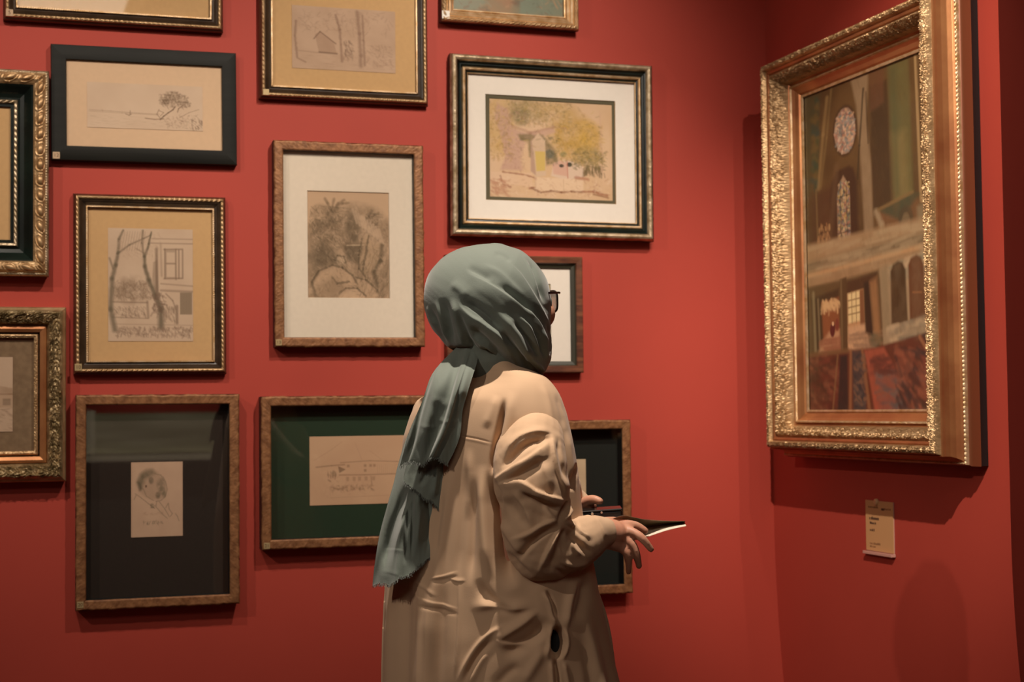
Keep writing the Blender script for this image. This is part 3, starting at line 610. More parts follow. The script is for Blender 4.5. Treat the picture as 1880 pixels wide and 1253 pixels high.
def interior_painting():
    c = Canvas(300, 420, (74, 52, 24)); R = random.Random(5)
    br = (82, 58, 26); c.tone((98, 70, 34), .8, 5, 6, 2)
    c.poly([(0, 0), (.14, 0), (.06, .22), (.04, .46), (0, .46)], (66, 60, 34), .9, .02, .3)
    for k in range(34): y = .03 + .012 * k; c.line([(.10 - .05 * y + R.uniform(-.03, .03), y), (.12 - .07 * y, y + .02)], .016, R.choice([(38, 62, 58), (96, 76, 34), (44, 66, 44), (58, 60, 40)]), .7)
    c.line([(.20, .04), (.16, .20), (.11, .44)], .012, (140, 112, 66), .6); c.line([(.24, 0), (.19, .22), (.13, .44)], .008, (120, 96, 54), .6)
    c.poly([(.04, .46), (.36, .42), (.40, .72), (.04, .74)], (72, 42, 26), .8, .02, .3)
    c.poly([(.40, 0), (.54, 0), (.52, .20), (.55, .40), (.56, .74), (.49, .74), (.47, .40), (.44, .12)], (138, 112, 84), .9, .008, .25); c.line([(.50, .06), (.46, .30), (.44, .44)], .007, (52, 40, 22), .8); c.line([(.52, .08), (.53, .3)], .006, (60, 44, 26), .6)
    c.poly([(.55, .06), (.68, .06), (.70, .60), (.56, .60)], (58, 40, 20), .85, .008, .2); c.poly([(.55, 0), (.66, 0), (.66, .15), (.55, .17)], (96, 60, 36), .8, .01, .3)
    c.poly([(.69, 0), (.84, 0), (.86, .58), (.72, .60)], (92, 86, 46), .95, .01, .3); c.poly([(.72, .30), (.80, .30), (.82, .58), (.73, .60)], (140, 118, 66), .6, .03, .3); c.poly([(.70, .02), (.75, .02), (.77, .56), (.72, .56)], (66, 72, 46), .6, .02, .4)
    c.line([(.89, 0), (.91, .60)], .008, (170, 136, 90), .7); c.poly([(.92, 0), (1, 0), (1, .70), (.93, .70)], (96, 66, 34), .9, .01, .3)
    # rose window and lancet window with coloured panes
    for (x, y, rx, ry, n) in ((.345, .215, .088, .102, 520),):
        c.blob(x, y, rx * 1.16, ry * 1.12, (54, 34, 22), .9, 6, 0); c.blob(x, y, rx, ry, (160, 126, 108), 1, 10, 0)
        for _ in range(n):
            a = R.uniform(0, 6.28); r = R.random() ** .5 * .88; px, py = x + rx * r * math.cos(a), y + ry * r * math.sin(a)
            c.line([(px, py), (px + R.uniform(-.015, .015), py + R.uniform(-.012, .012))], .0055, R.choice([(176, 132, 116), (120, 124, 126), (84, 102, 104), (186, 142, 104), (150, 92, 78), (110, 98, 96), (190, 160, 140)]), .75)
    arch = [(.245, .74), (.245, .50), (.26, .44), (.30, .395), (.335, .385), (.37, .40), (.40, .46), (.405, .74)]
    c.poly([(x + (-.035 if x < .32 else .035), y - .012 if y < .6 else y + .012) for x, y in arch], (58, 36, 22), .9, .008); c.poly([(.27, .72), (.27, .50), (.285, .445), (.325, .408), (.36, .45), (.375, .50), (.375, .72)], (150, 118, 92), 1, .004)
    for _ in range(620):
        px, py = R.uniform(.277, .368), R.uniform(.44, .71)
        c.line([(px, py), (px + R.uniform(-.006, .006), py + R.uniform(-.012, .012))], .0048, R.choice([(172, 136, 100), (78, 96, 98), (150, 84, 66), (104, 112, 84), (186, 160, 130), (66, 60, 52), (120, 100, 110), (170, 140, 70)]), .8)
    for X_ in (.298, .348): c.line([(X_, .46), (X_, .72)], .003, (50, 36, 24), .7)
    for y in (.50, .56, .63, .66): c.line([(.27, y), (.375, y - .002)], .003, (50, 36, 24), .6)
    c.line([(.27, .36), (.20, .72)], .02, (108, 80, 52), .35); c.line([(.09, .44), (.10, .74)], .007, (110, 86, 50), .7); c.dabs(40, (.10, .60, .20, .70), [(170, 130, 80), (150, 104, 64)], .006, .02, 1.5, .7, .3)
    # gallery balustrade on the right
    c.poly([(.58, .60), (.86, .56), (.90, .60), (.90, .72), (.60, .74)], (112, 74, 40), .9, .01, .3); c.poly([(.60, .60), (.86, .555), (.90, .57), (.76, .66)], (52, 66, 48), .85, .01, .4); c.line([(.58, .60), (.62, .66), (.63, .74)], .016, (150, 128, 100), .8); c.line([(.60, .595), (.85, .555)], .010, (120, 92, 50), .8)
    c.blob(.80, .66, .055, .06, (70, 58, 38), .9, 4, .2); c.blob(.80, .68, .035, .05, (112, 92, 64), .8, 4, .2); c.poly([(.88, .62), (.95, .60), (.95, .72), (.88, .72)], (128, 110, 82), .8, .01)
    return c, R
def painting_lower(c, R, v):
    # v maps the lower half's own 0..1 height onto the sheet
    S = lambda P: [(x, v(y)) for x, y in P]
    c.poly(S([(0, 0), (1, -.02), (1, .26), (0, .26)]), (150, 118, 84), 1, .008, .25); c.poly(S([(0, .10), (1, .05), (1, .11), (0, .17)]), (128, 106, 78), .9, .008, .3)
    for k in range(90): x = k / 90; c.line(S([(x, .125 - .05 * x), (x + .006, .15 - .05 * x)]), .005, (84, 70, 50), .55)
    c.line(S([(0, .19), (1, .13)]), .008, (176, 132, 88), .8); c.dabs(60, (0, v(.0), 1, v(.2)), (164, 140, 108), .008, .12, -.05, .35, .1)
    c.poly(S([(0, .26), (.60, .22), (.60, .62), (0, .66)]), (88, 70, 42), 1, .006, .25); c.poly(S([(.03, .33), (.27, .29), (.27, .62), (.05, .64)]), (58, 46, 28), .95, .006)
    c.line(S([(.05, .30), (.06, .64)]), .010, (130, 116, 84), .8); c.line(S([(.09, .34), (.10, .62)]), .007, (118, 104, 76), .8); c.poly(S([(.12, .36), (.27, .34), (.27, .56), (.13, .58)]), (132, 72, 34), 1, .006, .2)
    c.dabs(60, (.13, v(.345), .26, v(.39)), (196, 156, 108), .005, .02, 1.2, .7, 1.0); c.poly(S([(.11, .60), (.18, .54), (.27, .53), (.27, .66), (.08, .67)]), (176, 128, 92), 1, .008, .3); c.dabs(50, (.09, v(.58), .27, v(.66)), (140, 84, 58), .006, .06, 0, .5, .1)
    c.blob(.215, v(.515), .018, .018, (74, 22, 24), 1, 4, 0); c.blob(.21, v(.53), .022, .022, (82, 24, 28), 1, 4, 0); c.blob(.25, v(.50), .016, .02, (110, 44, 34), .9, 4, 0); c.blob(.215, v(.492), .009, .007, (206, 160, 120), 1, 4, 0)
    c.poly(S([(.28, .24), (.335, .23), (.335, .66), (.28, .67)]), (78, 60, 34), 1, .004, .2); c.line(S([(.29, .25), (.29, .66)]), .006, (120, 100, 66), .6)
    c.poly(S([(.335, .26), (.58, .23), (.58, .30), (.335, .33)]), (66, 46, 28), .9, .006); c.poly(S([(.34, .33), (.47, .315), (.48, .66), (.34, .67)]), (186, 134, 88), 1, .005, .2)
    c.poly(S([(.345, .33), (.44, .32), (.44, .49), (.345, .50)]), (212, 186, 134), 1, .004); 
    for X_ in (.375, .41): c.line(S([(X_, .32), (X_, .50)]), .003, (130, 98, 60), .8)
    for y in (.37, .41, .45): c.line(S([(.345, y), (.44, y - .008)]), .003, (130, 98, 60), .8)
    c.poly(S([(.44, .32), (.47, .315), (.475, .52), (.44, .52)]), (120, 76, 44), 1, .004); c.poly(S([(.34, .52), (.48, .51), (.52, .67), (.34, .67)]), (190, 146, 110), .95, .006, .3); c.dabs(50, (.34, v(.56), .52, v(.66)), (140, 108, 84), .006, .05, .05, .5, .2)
    c.poly(S([(.475, .28), (.52, .27), (.54, .58), (.48, .56)]), (44, 38, 28), 1, .006); c.poly(S([(.52, .28), (.575, .26), (.60, .64), (.55, .60)]), (150, 104, 62), .9, .01, .3); c.blob(.56, v(.61), .05, .025, (84, 86, 66), .8, 2, .4)
    c.poly(S([(.60, .22), (1, .16), (1, .60), (.62, .64)]), (158, 132, 102), 1, .006, .3); c.poly(S([(.60, .22), (.66, .20), (.68, .62), (.62, .64)]), (132, 114, 86), .9, .01, .3); c.dabs(70, (.66, v(.18), 1, v(.3)), [(128, 120, 100), (176, 148, 118)], .007, .07, -.2, .5, .3)
    c.poly(S([(.68, .53), (.68, .24), (.70, .205), (.735, .19), (.77, .20), (.79, .24), (.80, .53)]), (66, 50, 28), 1, .005, .2); c.poly(S([(.815, .53), (.81, .22), (.83, .185), (.87, .17), (.90, .19), (.92, .23), (.93, .54)]), (94, 56, 28), 1, .005, .2); c.line(S([(.84, .37), (.90, .375)]), .004, (140, 90, 50), .7)
    c.poly(S([(.95, .30), (1, .29), (1, .40), (.95, .42)]), (88, 50, 36), .9, .006); c.poly(S([(.62, .56), (1, .52), (1, .60), (.63, .64)]), (150, 126, 100), .9, .012, .3); c.dabs(50, (.64, v(.53), 1, v(.62)), [(92, 92, 82), (176, 150, 120), (120, 104, 84)], .010, .06, -.1, .6, .2)
    # carpets
    c.poly(S([(0, .66), (.55, .65), (1, .58), (1, 1), (0, 1)]), (92, 44, 28), 1, .005, .2); c.line(S([(0, .665), (.34, .655)]), .010, (110, 78, 46), .8)
    c.dabs(260, (0, v(.69), .24, v(.99)), [(110, 50, 34), (64, 40, 28), (128, 74, 50), (84, 34, 24)], .010, .04, .2, .6, .5)
    c.poly(S([(.27, .68), (.33, .68), (.33, 1), (.24, 1)]), (28, 34, 36), .95, .006, .2); c.line(S([(.25, .68), (.20, 1)]), .006, (128, 92, 56), .6); c.line(S([(.36, .66), (.345, 1)]), .010, (140, 90, 54), .8); c.line(S([(.45, .66), (.50, 1)]), .010, (136, 88, 52), .8)
    c.poly(S([(.37, .66), (.44, .66), (.475, 1), (.37, 1)]), (50, 58, 62), .9, .006, .3); c.dabs(70, (.38, v(.68), .46, v(.98)), [(120, 84, 62), (36, 46, 54), (90, 78, 70)], .006, .02, .2, .6, 1)
    c.poly(S([(.47, .66), (.62, .65), (.80, .92), (.84, 1), (.54, 1)]), (156, 70, 46), .95, .006, .3); c.dabs(220, (.54, v(.78), .84, v(.99)), [(74, 70, 76), (120, 74, 58), (96, 86, 84), (140, 66, 46)], .009, .06, .1, .6, .3); c.dabs(30, (.5, v(.70), .66, v(.80)), (88, 46, 38), .008, .04, .1, .6, .3)
    c.dabs(240, (.70, v(.66), 1, v(.98)), [(120, 56, 38), (66, 36, 30), (146, 78, 52), (52, 44, 44)], .010, .05, .6, .55, .6); c.poly(S([(.90, .60), (.97, .59), (1, .64), (1, .74)]), (34, 44, 44), .9, .006); c.line(S([(.88, .61), (1, .78)]), .008, (146, 92, 58), .8)
    c.dabs(420, (0, 0, 1, 1), [(60, 44, 22), (112, 84, 48), (88, 70, 40)], .006, .03, 1.4, .10, .5)

# ------------------------------------------------------------------ pictures on the back wall
def paper(root, g, px, depth, canvas, name='drawing', m=None):
    a, b, c_, d_ = local(g, px, depth)
    return canvas.sheet(name, b - a, d_ - c_, -depth, root, m or PENCIL, cx=(a + b) / 2, cz=(c_ + d_) / 2)
def pictures():
    r, g = wall_frame('A', 'framed_drawing', [(121.3, 109.8), (406.4, 122), (408.5, 276.5), (123, 267.5)], 'wide pencil seascape with a tree in a flat charcoal frame numbered 12', 'picture', .006)
    mat_board(r, g, .014, PEACH); paper(r, g, [(159.5, 150.5), (371.5, 159), (372.5, 241), (160, 233.5)], .0152, art_seaside()); glass(r, g, .018)
    sticker(r, g, (102.7, 284.3), .0254, '12', LABM)
    r, g = wall_frame('C', 'framed_drawing', [(160.8, 380), (388.6, 385.9), (393, 662.9), (160.8, 662.6)], 'pencil drawing of bare trees before a house in a dark brown gilt-trimmed frame', 'picture', .002)
    mat_board(r, g, .018, TAN); paper(r, g, [(198, 419), (353.6, 421.4), (354.8, 626.9), (199, 626.9)], .0192, art_street()); glass(r, g, .022)
    sticker(r, g, (143.5, 674.5), .0335, '10', LABG)
    r, g = wall_frame('D', 'framed_drawing', [(519.6, 275.2), (759.3, 284.6), (763.3, 619.8), (522.6, 619.8)], 'sepia drawing of a rocky gorge on a wide cream mount in a worn copper frame', 'picture', .002)
    w_ = local(g, [(563.8, 350), (714, 354), (716.3, 548.4), (565.5, 547.7)], .020)
    mat_board(r, g, .020, CREAM, w_, thick=.003); paper(r, g, [(562.5, 348.5), (715.5, 352.5), (717.8, 550), (564, 549.5)], .0165, art_rocks()); glass(r, g, .036)
    sticker(r, g, (511.5, 629), .0415, '13', LABG, 11)
    sq = on_back((500.3, 159), -.024); sr = on_back((764, 168.7), -.024)
    r, g = wall_frame('E', 'framed_drawing', (sq[0], sr[0], (sq[2] + sr[2]) / 2, (sq[2] + sr[2]) / 2 + .42), 'woodland sketch on tan mount in brown rope-gilt frame, cut by the top edge', 'picture')
    mat_board(r, g, .018, TAN); paper(r, g, [(535.6, 8.5), (725.6, 21.9), (726, 134.5), (536.5, 124.7)], .0192, art_woodland()); glass(r, g, .022)
    sticker(r, g, (488.5, 169), .0335, '', LABG, 11)
    r, g = wall_frame('F', 'framed_watercolor', [(858.5, 134.9), (1164.3, 153.3), (1167, 410.7), (860.5, 400.4)], 'pale watercolour of a stone fountain, white mount, black and gilt frame', 'picture', -.004)
    w_ = local(g, [(891, 172.4), (1128.7, 185.8), (1131.7, 375.5), (892.3, 366.7)], .018)
    mat_board(r, g, .018, WHITE, w_, thick=.003, bevelm=GBEV)
    w2 = (w_[0] - .01, w_[1] + .01, w_[2] - .01, w_[3] + .01)
    win = local(g, [(896, 180), (1122, 192), (1124.5, 370), (897.5, 361)], .0148)
    hx, hz = (w2[1] - w2[0]) / 2, (w2[3] - w2[2]) / 2; ccx, ccz = (w2[0] + w2[1]) / 2, (w2[2] + w2[3]) / 2
    mat_board(r, (0, 0, hx, hz, 0), .0148, OLVB, (win[0] - ccx, win[1] - ccx, win[2] - ccz, win[3] - ccz), name='inner_mat')
    r.children[-1].location = (ccx, 0, ccz)
    paper(r, g, [(894, 178), (1124, 190), (1126.5, 372), (895.5, 363)], .0128, art_fountain(), 'watercolor'); glass(r, g, .021)
    # G: small frame half hidden by the head
    a = on_back((1046.9, 493.7), -.014); b = on_back((1047.6, 663.7), -.014); lft = on_back((815.5, 465), -.014)[0] + .036
    r, g = wall_frame('G', 'framed_drawing', (lft, (a[0] + b[0]) / 2, b[2], a[2] ), 'small red-walnut frame with white mount, half hidden behind the headscarf', 'picture')
    w_ = local(g, [(893, 519), (1011.5, 523), (1012.5, 641), (894, 640)], .012)
    mat_board(r, g, .012, WHITE, w_, thick=.0025); c = Canvas(120, 120, (168, 150, 116)); c.tone((90, 76, 52), .9, 4, 4, 3); c.dabs(90, (0, 0, 1, 1), [(70, 62, 44), (180, 160, 120)], .02, .08, .6, .6, 1)
    paper(r, g, [(891, 517), (1013.5, 521), (1014.5, 643), (892, 642)], .009, c); glass(r, g, .0145)
    def four(k, y): return k
    r, g = wall_frame('H', 'framed_drawing', [(157.7, 743.3), (419.5, 743.3), (423.2, 1092.2), (158.8, 1102)], 'pencil portrait of a man in profile on a dark brown mount, deep copper box frame', 'picture', -.001)
    mat_board(r, g, .008, BRNB); paper(r, g, [(240.7, 848.7), (335, 848.7), (335.8, 984.6), (240.7, 987.2)], .0095, art_portrait()); glass(r, g, .044)
    sticker(r, g, (147.5, 1111.5), .0515, '20', LABG, 11)
    a = on_back((497.3, 746.5), -.047); b = on_back((498.5, 992), -.047); xr = on_back((845, 740), -.047)[0]
    r, g = wall_frame('I', 'framed_drawing', (a[0], xr, b[2], a[2]), 'house sketch on dark green mount behind the scarf, deep copper box frame', 'picture')
    mat_board(r, g, .008, GRNB); paper(r, g, [(567, 801), (768, 800.5), (768, 921.5), (570, 930.5)], .0095, art_house()); glass(r, g, .044)
    sticker(r, g, (490, 1003), .0515, '21', LABG, 11)
    a = on_back((1143.6, 788), -.047); b = on_back((1143.8, 1073), -.047); xl = on_back((950, 786), -.047)[0]
    r, g = wall_frame('J', 'framed_drawing', (xl, (a[0] + b[0]) / 2, b[2], a[2]), 'black-mounted sheet in a copper box frame behind the elbow and hands', 'picture')
    mat_board(r, g, .008, BLKB); c = Canvas(60, 90, (212, 184, 150)); c.tone((190, 160, 128), .5, 4, 4, 3)
    paper(r, g, [(1012, 844), (1076, 844), (1076, 968), (1012, 969)], .0095, c); glass(r, g, .044)
    a = on_back((19.7, 196.6), -.020); b = on_back((18.6, 441), -.020)
    r, g = wall_frame('B', 'framed_drawing', (a[0] - .30, (a[0] + b[0]) / 2, b[2], a[2]), 'black scooped frame with large gilt pearls, cut by the left edge beside the charcoal frame', 'picture')
    mat_board(r, g, .016, TAN); glass(r, g, .0185)
    a = on_back((62.5, 621.3), -.018); b = on_back((61.3, 828), -.018)
    r, g = wall_frame('K', 'framed_drawing', (a[0] - .38, (a[0] + b[0]) / 2, b[2], a[2]), 'ornate scroll-carved gilt frame with taupe linen mount, lower left edge of the wall', 'picture')
    mat_board(r, g, .013, LINEN); p1 = on_back((23.5, 656), -.0145); p2 = on_back((22.5, 792.9), -.0145)
    art_landscape().sheet('drawing', .20, p1[2] - p2[2], -.0145, r, PENCIL, cx=p1[0] - g[0] - .10, cz=(p1[2] + p2[2]) / 2 - g[1]); glass(r, g, .0165)
    a = on_back((32, 12.8), -.024); b = on_back((385.5, 32.7), -.024)
    r, g = wall_frame('L', 'framed_drawing', (a[0], b[0], (a[2] + b[2]) / 2, (a[2] + b[2]) / 2 + .36), 'top left brown and gilt frame numbered 5, plain tan mount', 'picture', .001)
    mat_board(r, g, .018, TAN); glass(r, g, .022); sticker(r, g, (17.3, 23), .0335, '5', LABM, 12)
    a = on_back((833.6, 15.3), -.016); b = on_back((1034.8, 32.6), -.016)
    r, g = wall_frame('M', 'framed_painting', (a[0], b[0], (a[2] + b[2]) / 2, (a[2] + b[2]) / 2 + .24), 'coastal painting in stepped gilt frame with blank white sticker, top centre', 'picture', -.005)
    c = art_coast(); c.sheet('canvas', g[2] * 2, g[3] * 2, -.012, r, OILP)
    sticker(r, g, (819, 27.5), .039, '', LABW, 15)
pictures()

# ------------------------------------------------------------------ big painting on the right wall
def big_painting():
    ys0, ys1, zs0, zs1 = -.325, -.979, -.012, .882
    hx, hz = (ys0 - ys1) / 2, (zs1 - zs0) / 2
    root = empty('framed_painting', Matrix.Translation((XC - .0015, (ys0 + ys1) / 2, (zs0 + zs1) / 2)) @ Matrix.Rotation(math.radians(-90), 4, 'Z'))
    tag(root, 'large church interior painting in heavy carved gilt frame on the right wall', 'painting', 'framed pictures hung on the red gallery walls')
    B = [('inner_slip', GOLDL, [(0, .046), (0, .050), (.006, .052), (.008, .050)], o_ribs(.0006, .003), 6),
         ('flat_liner', REDG, [(.008, .050), (.012, .056), (.022, .062), (.030, .068)], None, 12),
         ('fine_bead_trim', GOLDL, [(.030, .068), (.032, .071), (.0355, .071), (.037, .068)], o_bead(.0025, .0046), 8),
         ('inner_cove', REDG, [(.037, .068), (.039, .066), (.044, .072)], None, 6),
         ('acanthus_band', GOLD, [(.044, .072), (.050, .084), (.060, .100), (.070, .110), (.076, .112)], o_leaf(.015, .024, 5, .8), 26),
         ('ridge_fillet', REDG, [(.076, .112), (.078, .118), (.083, .121), (.087, .119)], None, 8),
         ('leaf_crest', GOLD, [(.087, .119), (.091, .124), (.098, .125), (.105, .119), (.109, .110)], o_leaf(.009, .030, 3, 1.3), 26),
         ('outer_scoop', REDG, [(.109, .110), (.112, .112), (.113, .108), (.1125, .100), (.113, .088), (.1165, .074), (.122, .062), (.127, .058)], None, 26),
         ('outer_bead_trim', GOLDL, [(.127, .058), (.130, .058), (.1325, .054), (.133, .050)], o_bead(.004, .0085), 10),
         ('outer_edge', mat('red brown gilt edge', (0.20, 0.062, 0.026), 0.38, 0.35), [(.133, .050), (.136, .046), (.1375, .020)], None, 4),
         ('backing_box', BOXM, [(.1375, .020), (.1365, .018), (.136, 0)], None, 0)]
    molding(root, hx, hz, B, ds=.0011)
    c, R = interior_painting()
    full = Canvas(330, 480, (80, 56, 28)); k = int(480 * .52)
    idx = (np.arange(k) / k * .745 * c.h).astype(int); full.a[:k] = c.a[idx][:, (np.arange(330) / 330 * 300).astype(int)]
    painting_lower(full, R, lambda y: .475 + y * .53)
    g_ = full.a.mean(-1, keepdims=True); full.a = (full.a * .82 + g_ * .18) * np.array([1.50, 1.45, 1.22])
    full.sheet('canvas', hx * 2, hz * 2, -.044, root, OILP)
    return root
big_painting()

def wall_label():
    root = empty('wall_label', Matrix.Translation((XC, -.6175, -.324)) @ Matrix.Rotation(math.radians(-90), 4, 'Z'))
    tag(root, 'small cream caption card in a clear holder on the right wall below the large painting', 'label')
    W, H = .139, .134
    link('card', boxes([(-W / 2, W / 2, -.004, -.0025, -H / 2, H / 2)]), mat('caption card', (0.56, 0.30, 0.13), 0.75, spec=.2), root)
    plx = mat('frosted acrylic', (0.55, 0.30, 0.24), 0.12, spec=.8)
    o = link('holder', boxes([(-W / 2 - .003, W / 2 + .004, -.014, -.0001, -H / 2 - .010, -H / 2 - .002), (-W / 2 - .001, W / 2 + .001, -.0024, -.0001, -H / 2 - .004, H / 2)]), plx, root); addbevel(o, .001)
    V = []; n = 24
    for rr, y in ((.0001, -.009), (.007, -.009), (.009, -.0075), (.009, -.002)):
        for k in range(n): a = 2 * math.pi * k / n; V.append((rr * math.cos(a) - .012, y, rr * math.sin(a) + H / 2 - .003))
    link('hook', fastmesh(np.array(V), gridfaces(4, n, wrapm=True, flip=False)), mat('acrylic tab', (0.62, 0.36, 0.18), 0.3), root)
    ink = mat('caption ink', (0.09, 0.04, 0.018), 0.8); fai = mat('faded caption ink', (0.28, 0.13, 0.05), 0.8)
    def words(nm, x, z, h, ln, m, seed):
        R = random.Random(seed); L = []; p = x
        while p < x + ln:
            wd = h * R.uniform(.35, .75); hh = h * R.choice([.7, .7, 1.0]); L.append((p, p + wd, -.0046, -.0038, z, z + hh)); p += wd + h * R.choice([.12, .15, .15, .5])
        link(nm, boxes(L), m, root)
    words('printed_heading', -.055, .047, .006, .05, fai, 1); words('printed_heading', .012, .043, .008, .012, ink, 2); words('printed_heading', .026, .045, .005, .035, fai, 3)
    words('printed_title', -.050, .016, .0085, .045, ink, 4); words('printed_line', -.048, .004, .006, .030, ink, 5); words('printed_line', -.048, -.015, .0065, .024, ink, 6)
    words('printed_line', -.050, -.050, .005, .055, fai, 7); words('printed_line', -.050, -.058, .005, .028, fai, 8)
wall_label()

# ------------------------------------------------------------------ the visitor
T0 = 3.10            # forward distance of the middle of her head
def fig(P):          # figure coordinates (sideways, down, millimetres towards the room's near side) -> world
    P = np.asarray(P, float).reshape(-1, 3); t = T0 - P[:, 2] / 1000.0
    D = FW + RT * ((P[:, 0:1] - 940) / FPX) - UP * ((P[:, 1:2] - 626.5) / FPX)
    return CAM + D * t[:, None]
def unfig(W):
    v = W - CAM; t = v @ FW
    return np.stack([940 + FPX * (v @ RT) / t, 626.5 - FPX * (v @ UP) / t, (T0 - t) * 1000], 1)
MM = T0 / FPX * 1000  # millimetres per sideways unit
def spline(P, n):
    P = np.array(P, float); k = len(P); u = np.linspace(0, k - 1, n); i = np.clip(u.astype(int), 0, k - 2); f = (u - i)[:, None]
    p0 = P[np.maximum(i - 1, 0)]; p1 = P[i]; p2 = P[i + 1]; p3 = P[np.minimum(i + 2, k - 1)]
    return 0.5 * (2 * p1 + (p2 - p0) * f + (2 * p0 - 5 * p1 + 4 * p2 - p3) * f ** 2 + (3 * p1 - p0 - 3 * p2 + p3) * f ** 3)
def wnoise(x, y, seed=0, n=9):
    R = random.Random(seed * 77 + 5); o = 0
    for _ in range(n):
        a = R.uniform(0, math.pi); k = R.uniform(2.2, 6.0); w1 = R.uniform(0, 6.28)
        o = o + np.sin(k * (x * math.cos(a) + y * math.sin(a)) + w1 + 1.2 * np.sin(1.7 * (x * math.sin(a) - y * math.cos(a)) + w1 * 2))
    return o / n ** 0.5 * 0.35
def S01(v):
    v = np.clip(v, 0, 1); return v * v * (3 - 2 * v)
def folds(px, py, L):
    out = np.zeros(len(px))
    for pts, amp, wl, wr in L:
        C = spline(pts, max(6, len(pts) * 5)); best = np.full(len(px), 1e9); sg = np.zeros(len(px)); tt = np.zeros(len(px))
        seg = np.hypot(*np.diff(C, axis=0).T); cum = np.concatenate([[0], np.cumsum(seg)]); tot = cum[-1]
        mw = max(wl, wr) * 2.6; m = (px > C[:, 0].min() - mw) & (px < C[:, 0].max() + mw) & (py > C[:, 1].min() - mw) & (py < C[:, 1].max() + mw)
        x, y = px[m], py[m]; b = np.full(len(x), 1e9); s = np.zeros(len(x)); tq = np.zeros(len(x))
        for k in range(len(C) - 1):
            a, d_ = C[k], C[k + 1] - C[k]; q = np.clip(((x - a[0]) * d_[0] + (y - a[1]) * d_[1]) / (d_ @ d_ + 1e-9), 0, 1)
            ex, ey = x - a[0] - q * d_[0], y - a[1] - q * d_[1]; dd = np.hypot(ex, ey); u = dd < b
            b = np.where(u, dd, b); s = np.where(u, np.sign(d_[0] * ey - d_[1] * ex), s); tq = np.where(u, (cum[k] + q * seg[k]) / tot, tq)
        k = 0.5 + 0.5 * np.tanh(s * b / 1.5); wdt = wl + (wr - wl) * k      # first width lies on the left-hand side when walking along the fold
        e = np.clip(np.minimum(tq, 1 - tq) / 0.30, 0, 1); e = e * e * (3 - 2 * e)
        out[m] += amp * np.exp(-(b / wdt) ** 2) * e
    return out
def normals(me):
    n = np.empty(len(me.vertices) * 3, dtype=np.float32); me.vertex_normals.foreach_get('vector', n); return n.reshape(-1, 3).astype(float)
def coords(me):
    n = np.empty(len(me.vertices) * 3, dtype=np.float32); me.vertices.foreach_get('co', n); return n.reshape(-1, 3).astype(float)
def setco(me, V):
    me.vertices.foreach_set('co', np.ascontiguousarray(V, dtype=np.float32).ravel()); me.update()
def sculpt(me, L, extra=None, both=0.0):
    V = coords(me); N = normals(me); P = unfig(V)
    tocam = CAM - V; tocam /= np.linalg.norm(tocam, axis=1)[:, None]
    f = (N * tocam).sum(1); wgt = np.clip((f + 0.05) / 0.25, 0, 1); wgt = np.maximum(wgt * wgt * (3 - 2 * wgt), both)
    d_ = folds(P[:, 0], P[:, 1], L) * wgt
    if extra is not None: d_ = d_ + extra(P, f)
    setco(me, V + N * (d_ / 1000.0)[:, None]); return me
def capsule(A, ra, B, rb, n=20):
    A, B = np.array(A, float), np.array(B, float); ax = B - A; L = np.linalg.norm(ax)
    ax = ax / L if L > 1e-6 else np.array([0, 0, 1.0]); u = np.cross(ax, [0.3, 0.5, 0.8]); u /= np.linalg.norm(u); v = np.cross(ax, u)
    pr = [(-ra * math.cos(a), ra * math.sin(a)) for a in np.linspace(0.02, math.pi / 2, 7)] + [(L + rb * math.sin(a), rb * math.cos(a)) for a in np.linspace(0, math.pi / 2 - 0.02, 7)]
    th = np.linspace(0, 2 * math.pi, n, endpoint=False); V = []
    for h, r in pr: V.append(A + ax * h + r * (np.cos(th)[:, None] * u + np.sin(th)[:, None] * v))
    V = np.vstack(V); F = [list(q) for q in gridfaces(len(pr), n, wrapm=True)] + [list(range(n))[::-1], [len(V) - n + k for k in range(n)]]
    return V, F
def ellipsoid(c, axes, n=20):   # axes: three world vectors
    th = np.linspace(0, 2 * math.pi, n, endpoint=False); ph = np.linspace(0.02, math.pi - 0.02, n // 2 + 1); V = []
    for p in ph: V.append(np.array(c) + math.sin(p) * (np.cos(th)[:, None] * axes[0] + np.sin(th)[:, None] * axes[1]) + math.cos(p) * np.array(axes[2]))
    V = np.vstack(V); F = [list(q) for q in gridfaces(len(ph), n, wrapm=True)] + [list(range(n))[::-1], [len(V) - n + k for k in range(n)]]
    return V, F
def fuse(parts, voxel, smooth=6, fac=0.5):
    V, F, k = [], [], 0
    for v, f in parts:
        V.append(v); F += [[i + k for i in q] for q in f]; k += len(v)
    me = mesh(np.vstack(V), F); o = bpy.data.objects.new('tmp', me); COL.objects.link(o)
    md = o.modifiers.new('r', 'REMESH'); md.mode = 'VOXEL'; md.voxel_size = voxel; md.use_smooth_shade = True
    if smooth: sm = o.modifiers.new('s', 'SMOOTH'); sm.iterations = smooth; sm.factor = fac
    dg = bpy.context.evaluated_depsgraph_get(); out = bpy.data.meshes.new_from_object(o.evaluated_get(dg))
    bpy.data.objects.remove(o); bpy.data.meshes.remove(me)
    out.polygons.foreach_set('use_smooth', [True] * len(out.polygons)); return out
def chain(P, n=None):    # P: (x, y, w, radius mm) in figure coordinates -> capsules in world
    P = spline(P, n) if n else np.array(P, float); W = fig(P[:, :3]); return [capsule(W[i], P[i, 3] / 1000, W[i + 1], P[i + 1, 3] / 1000) for i in range(len(P) - 1)]

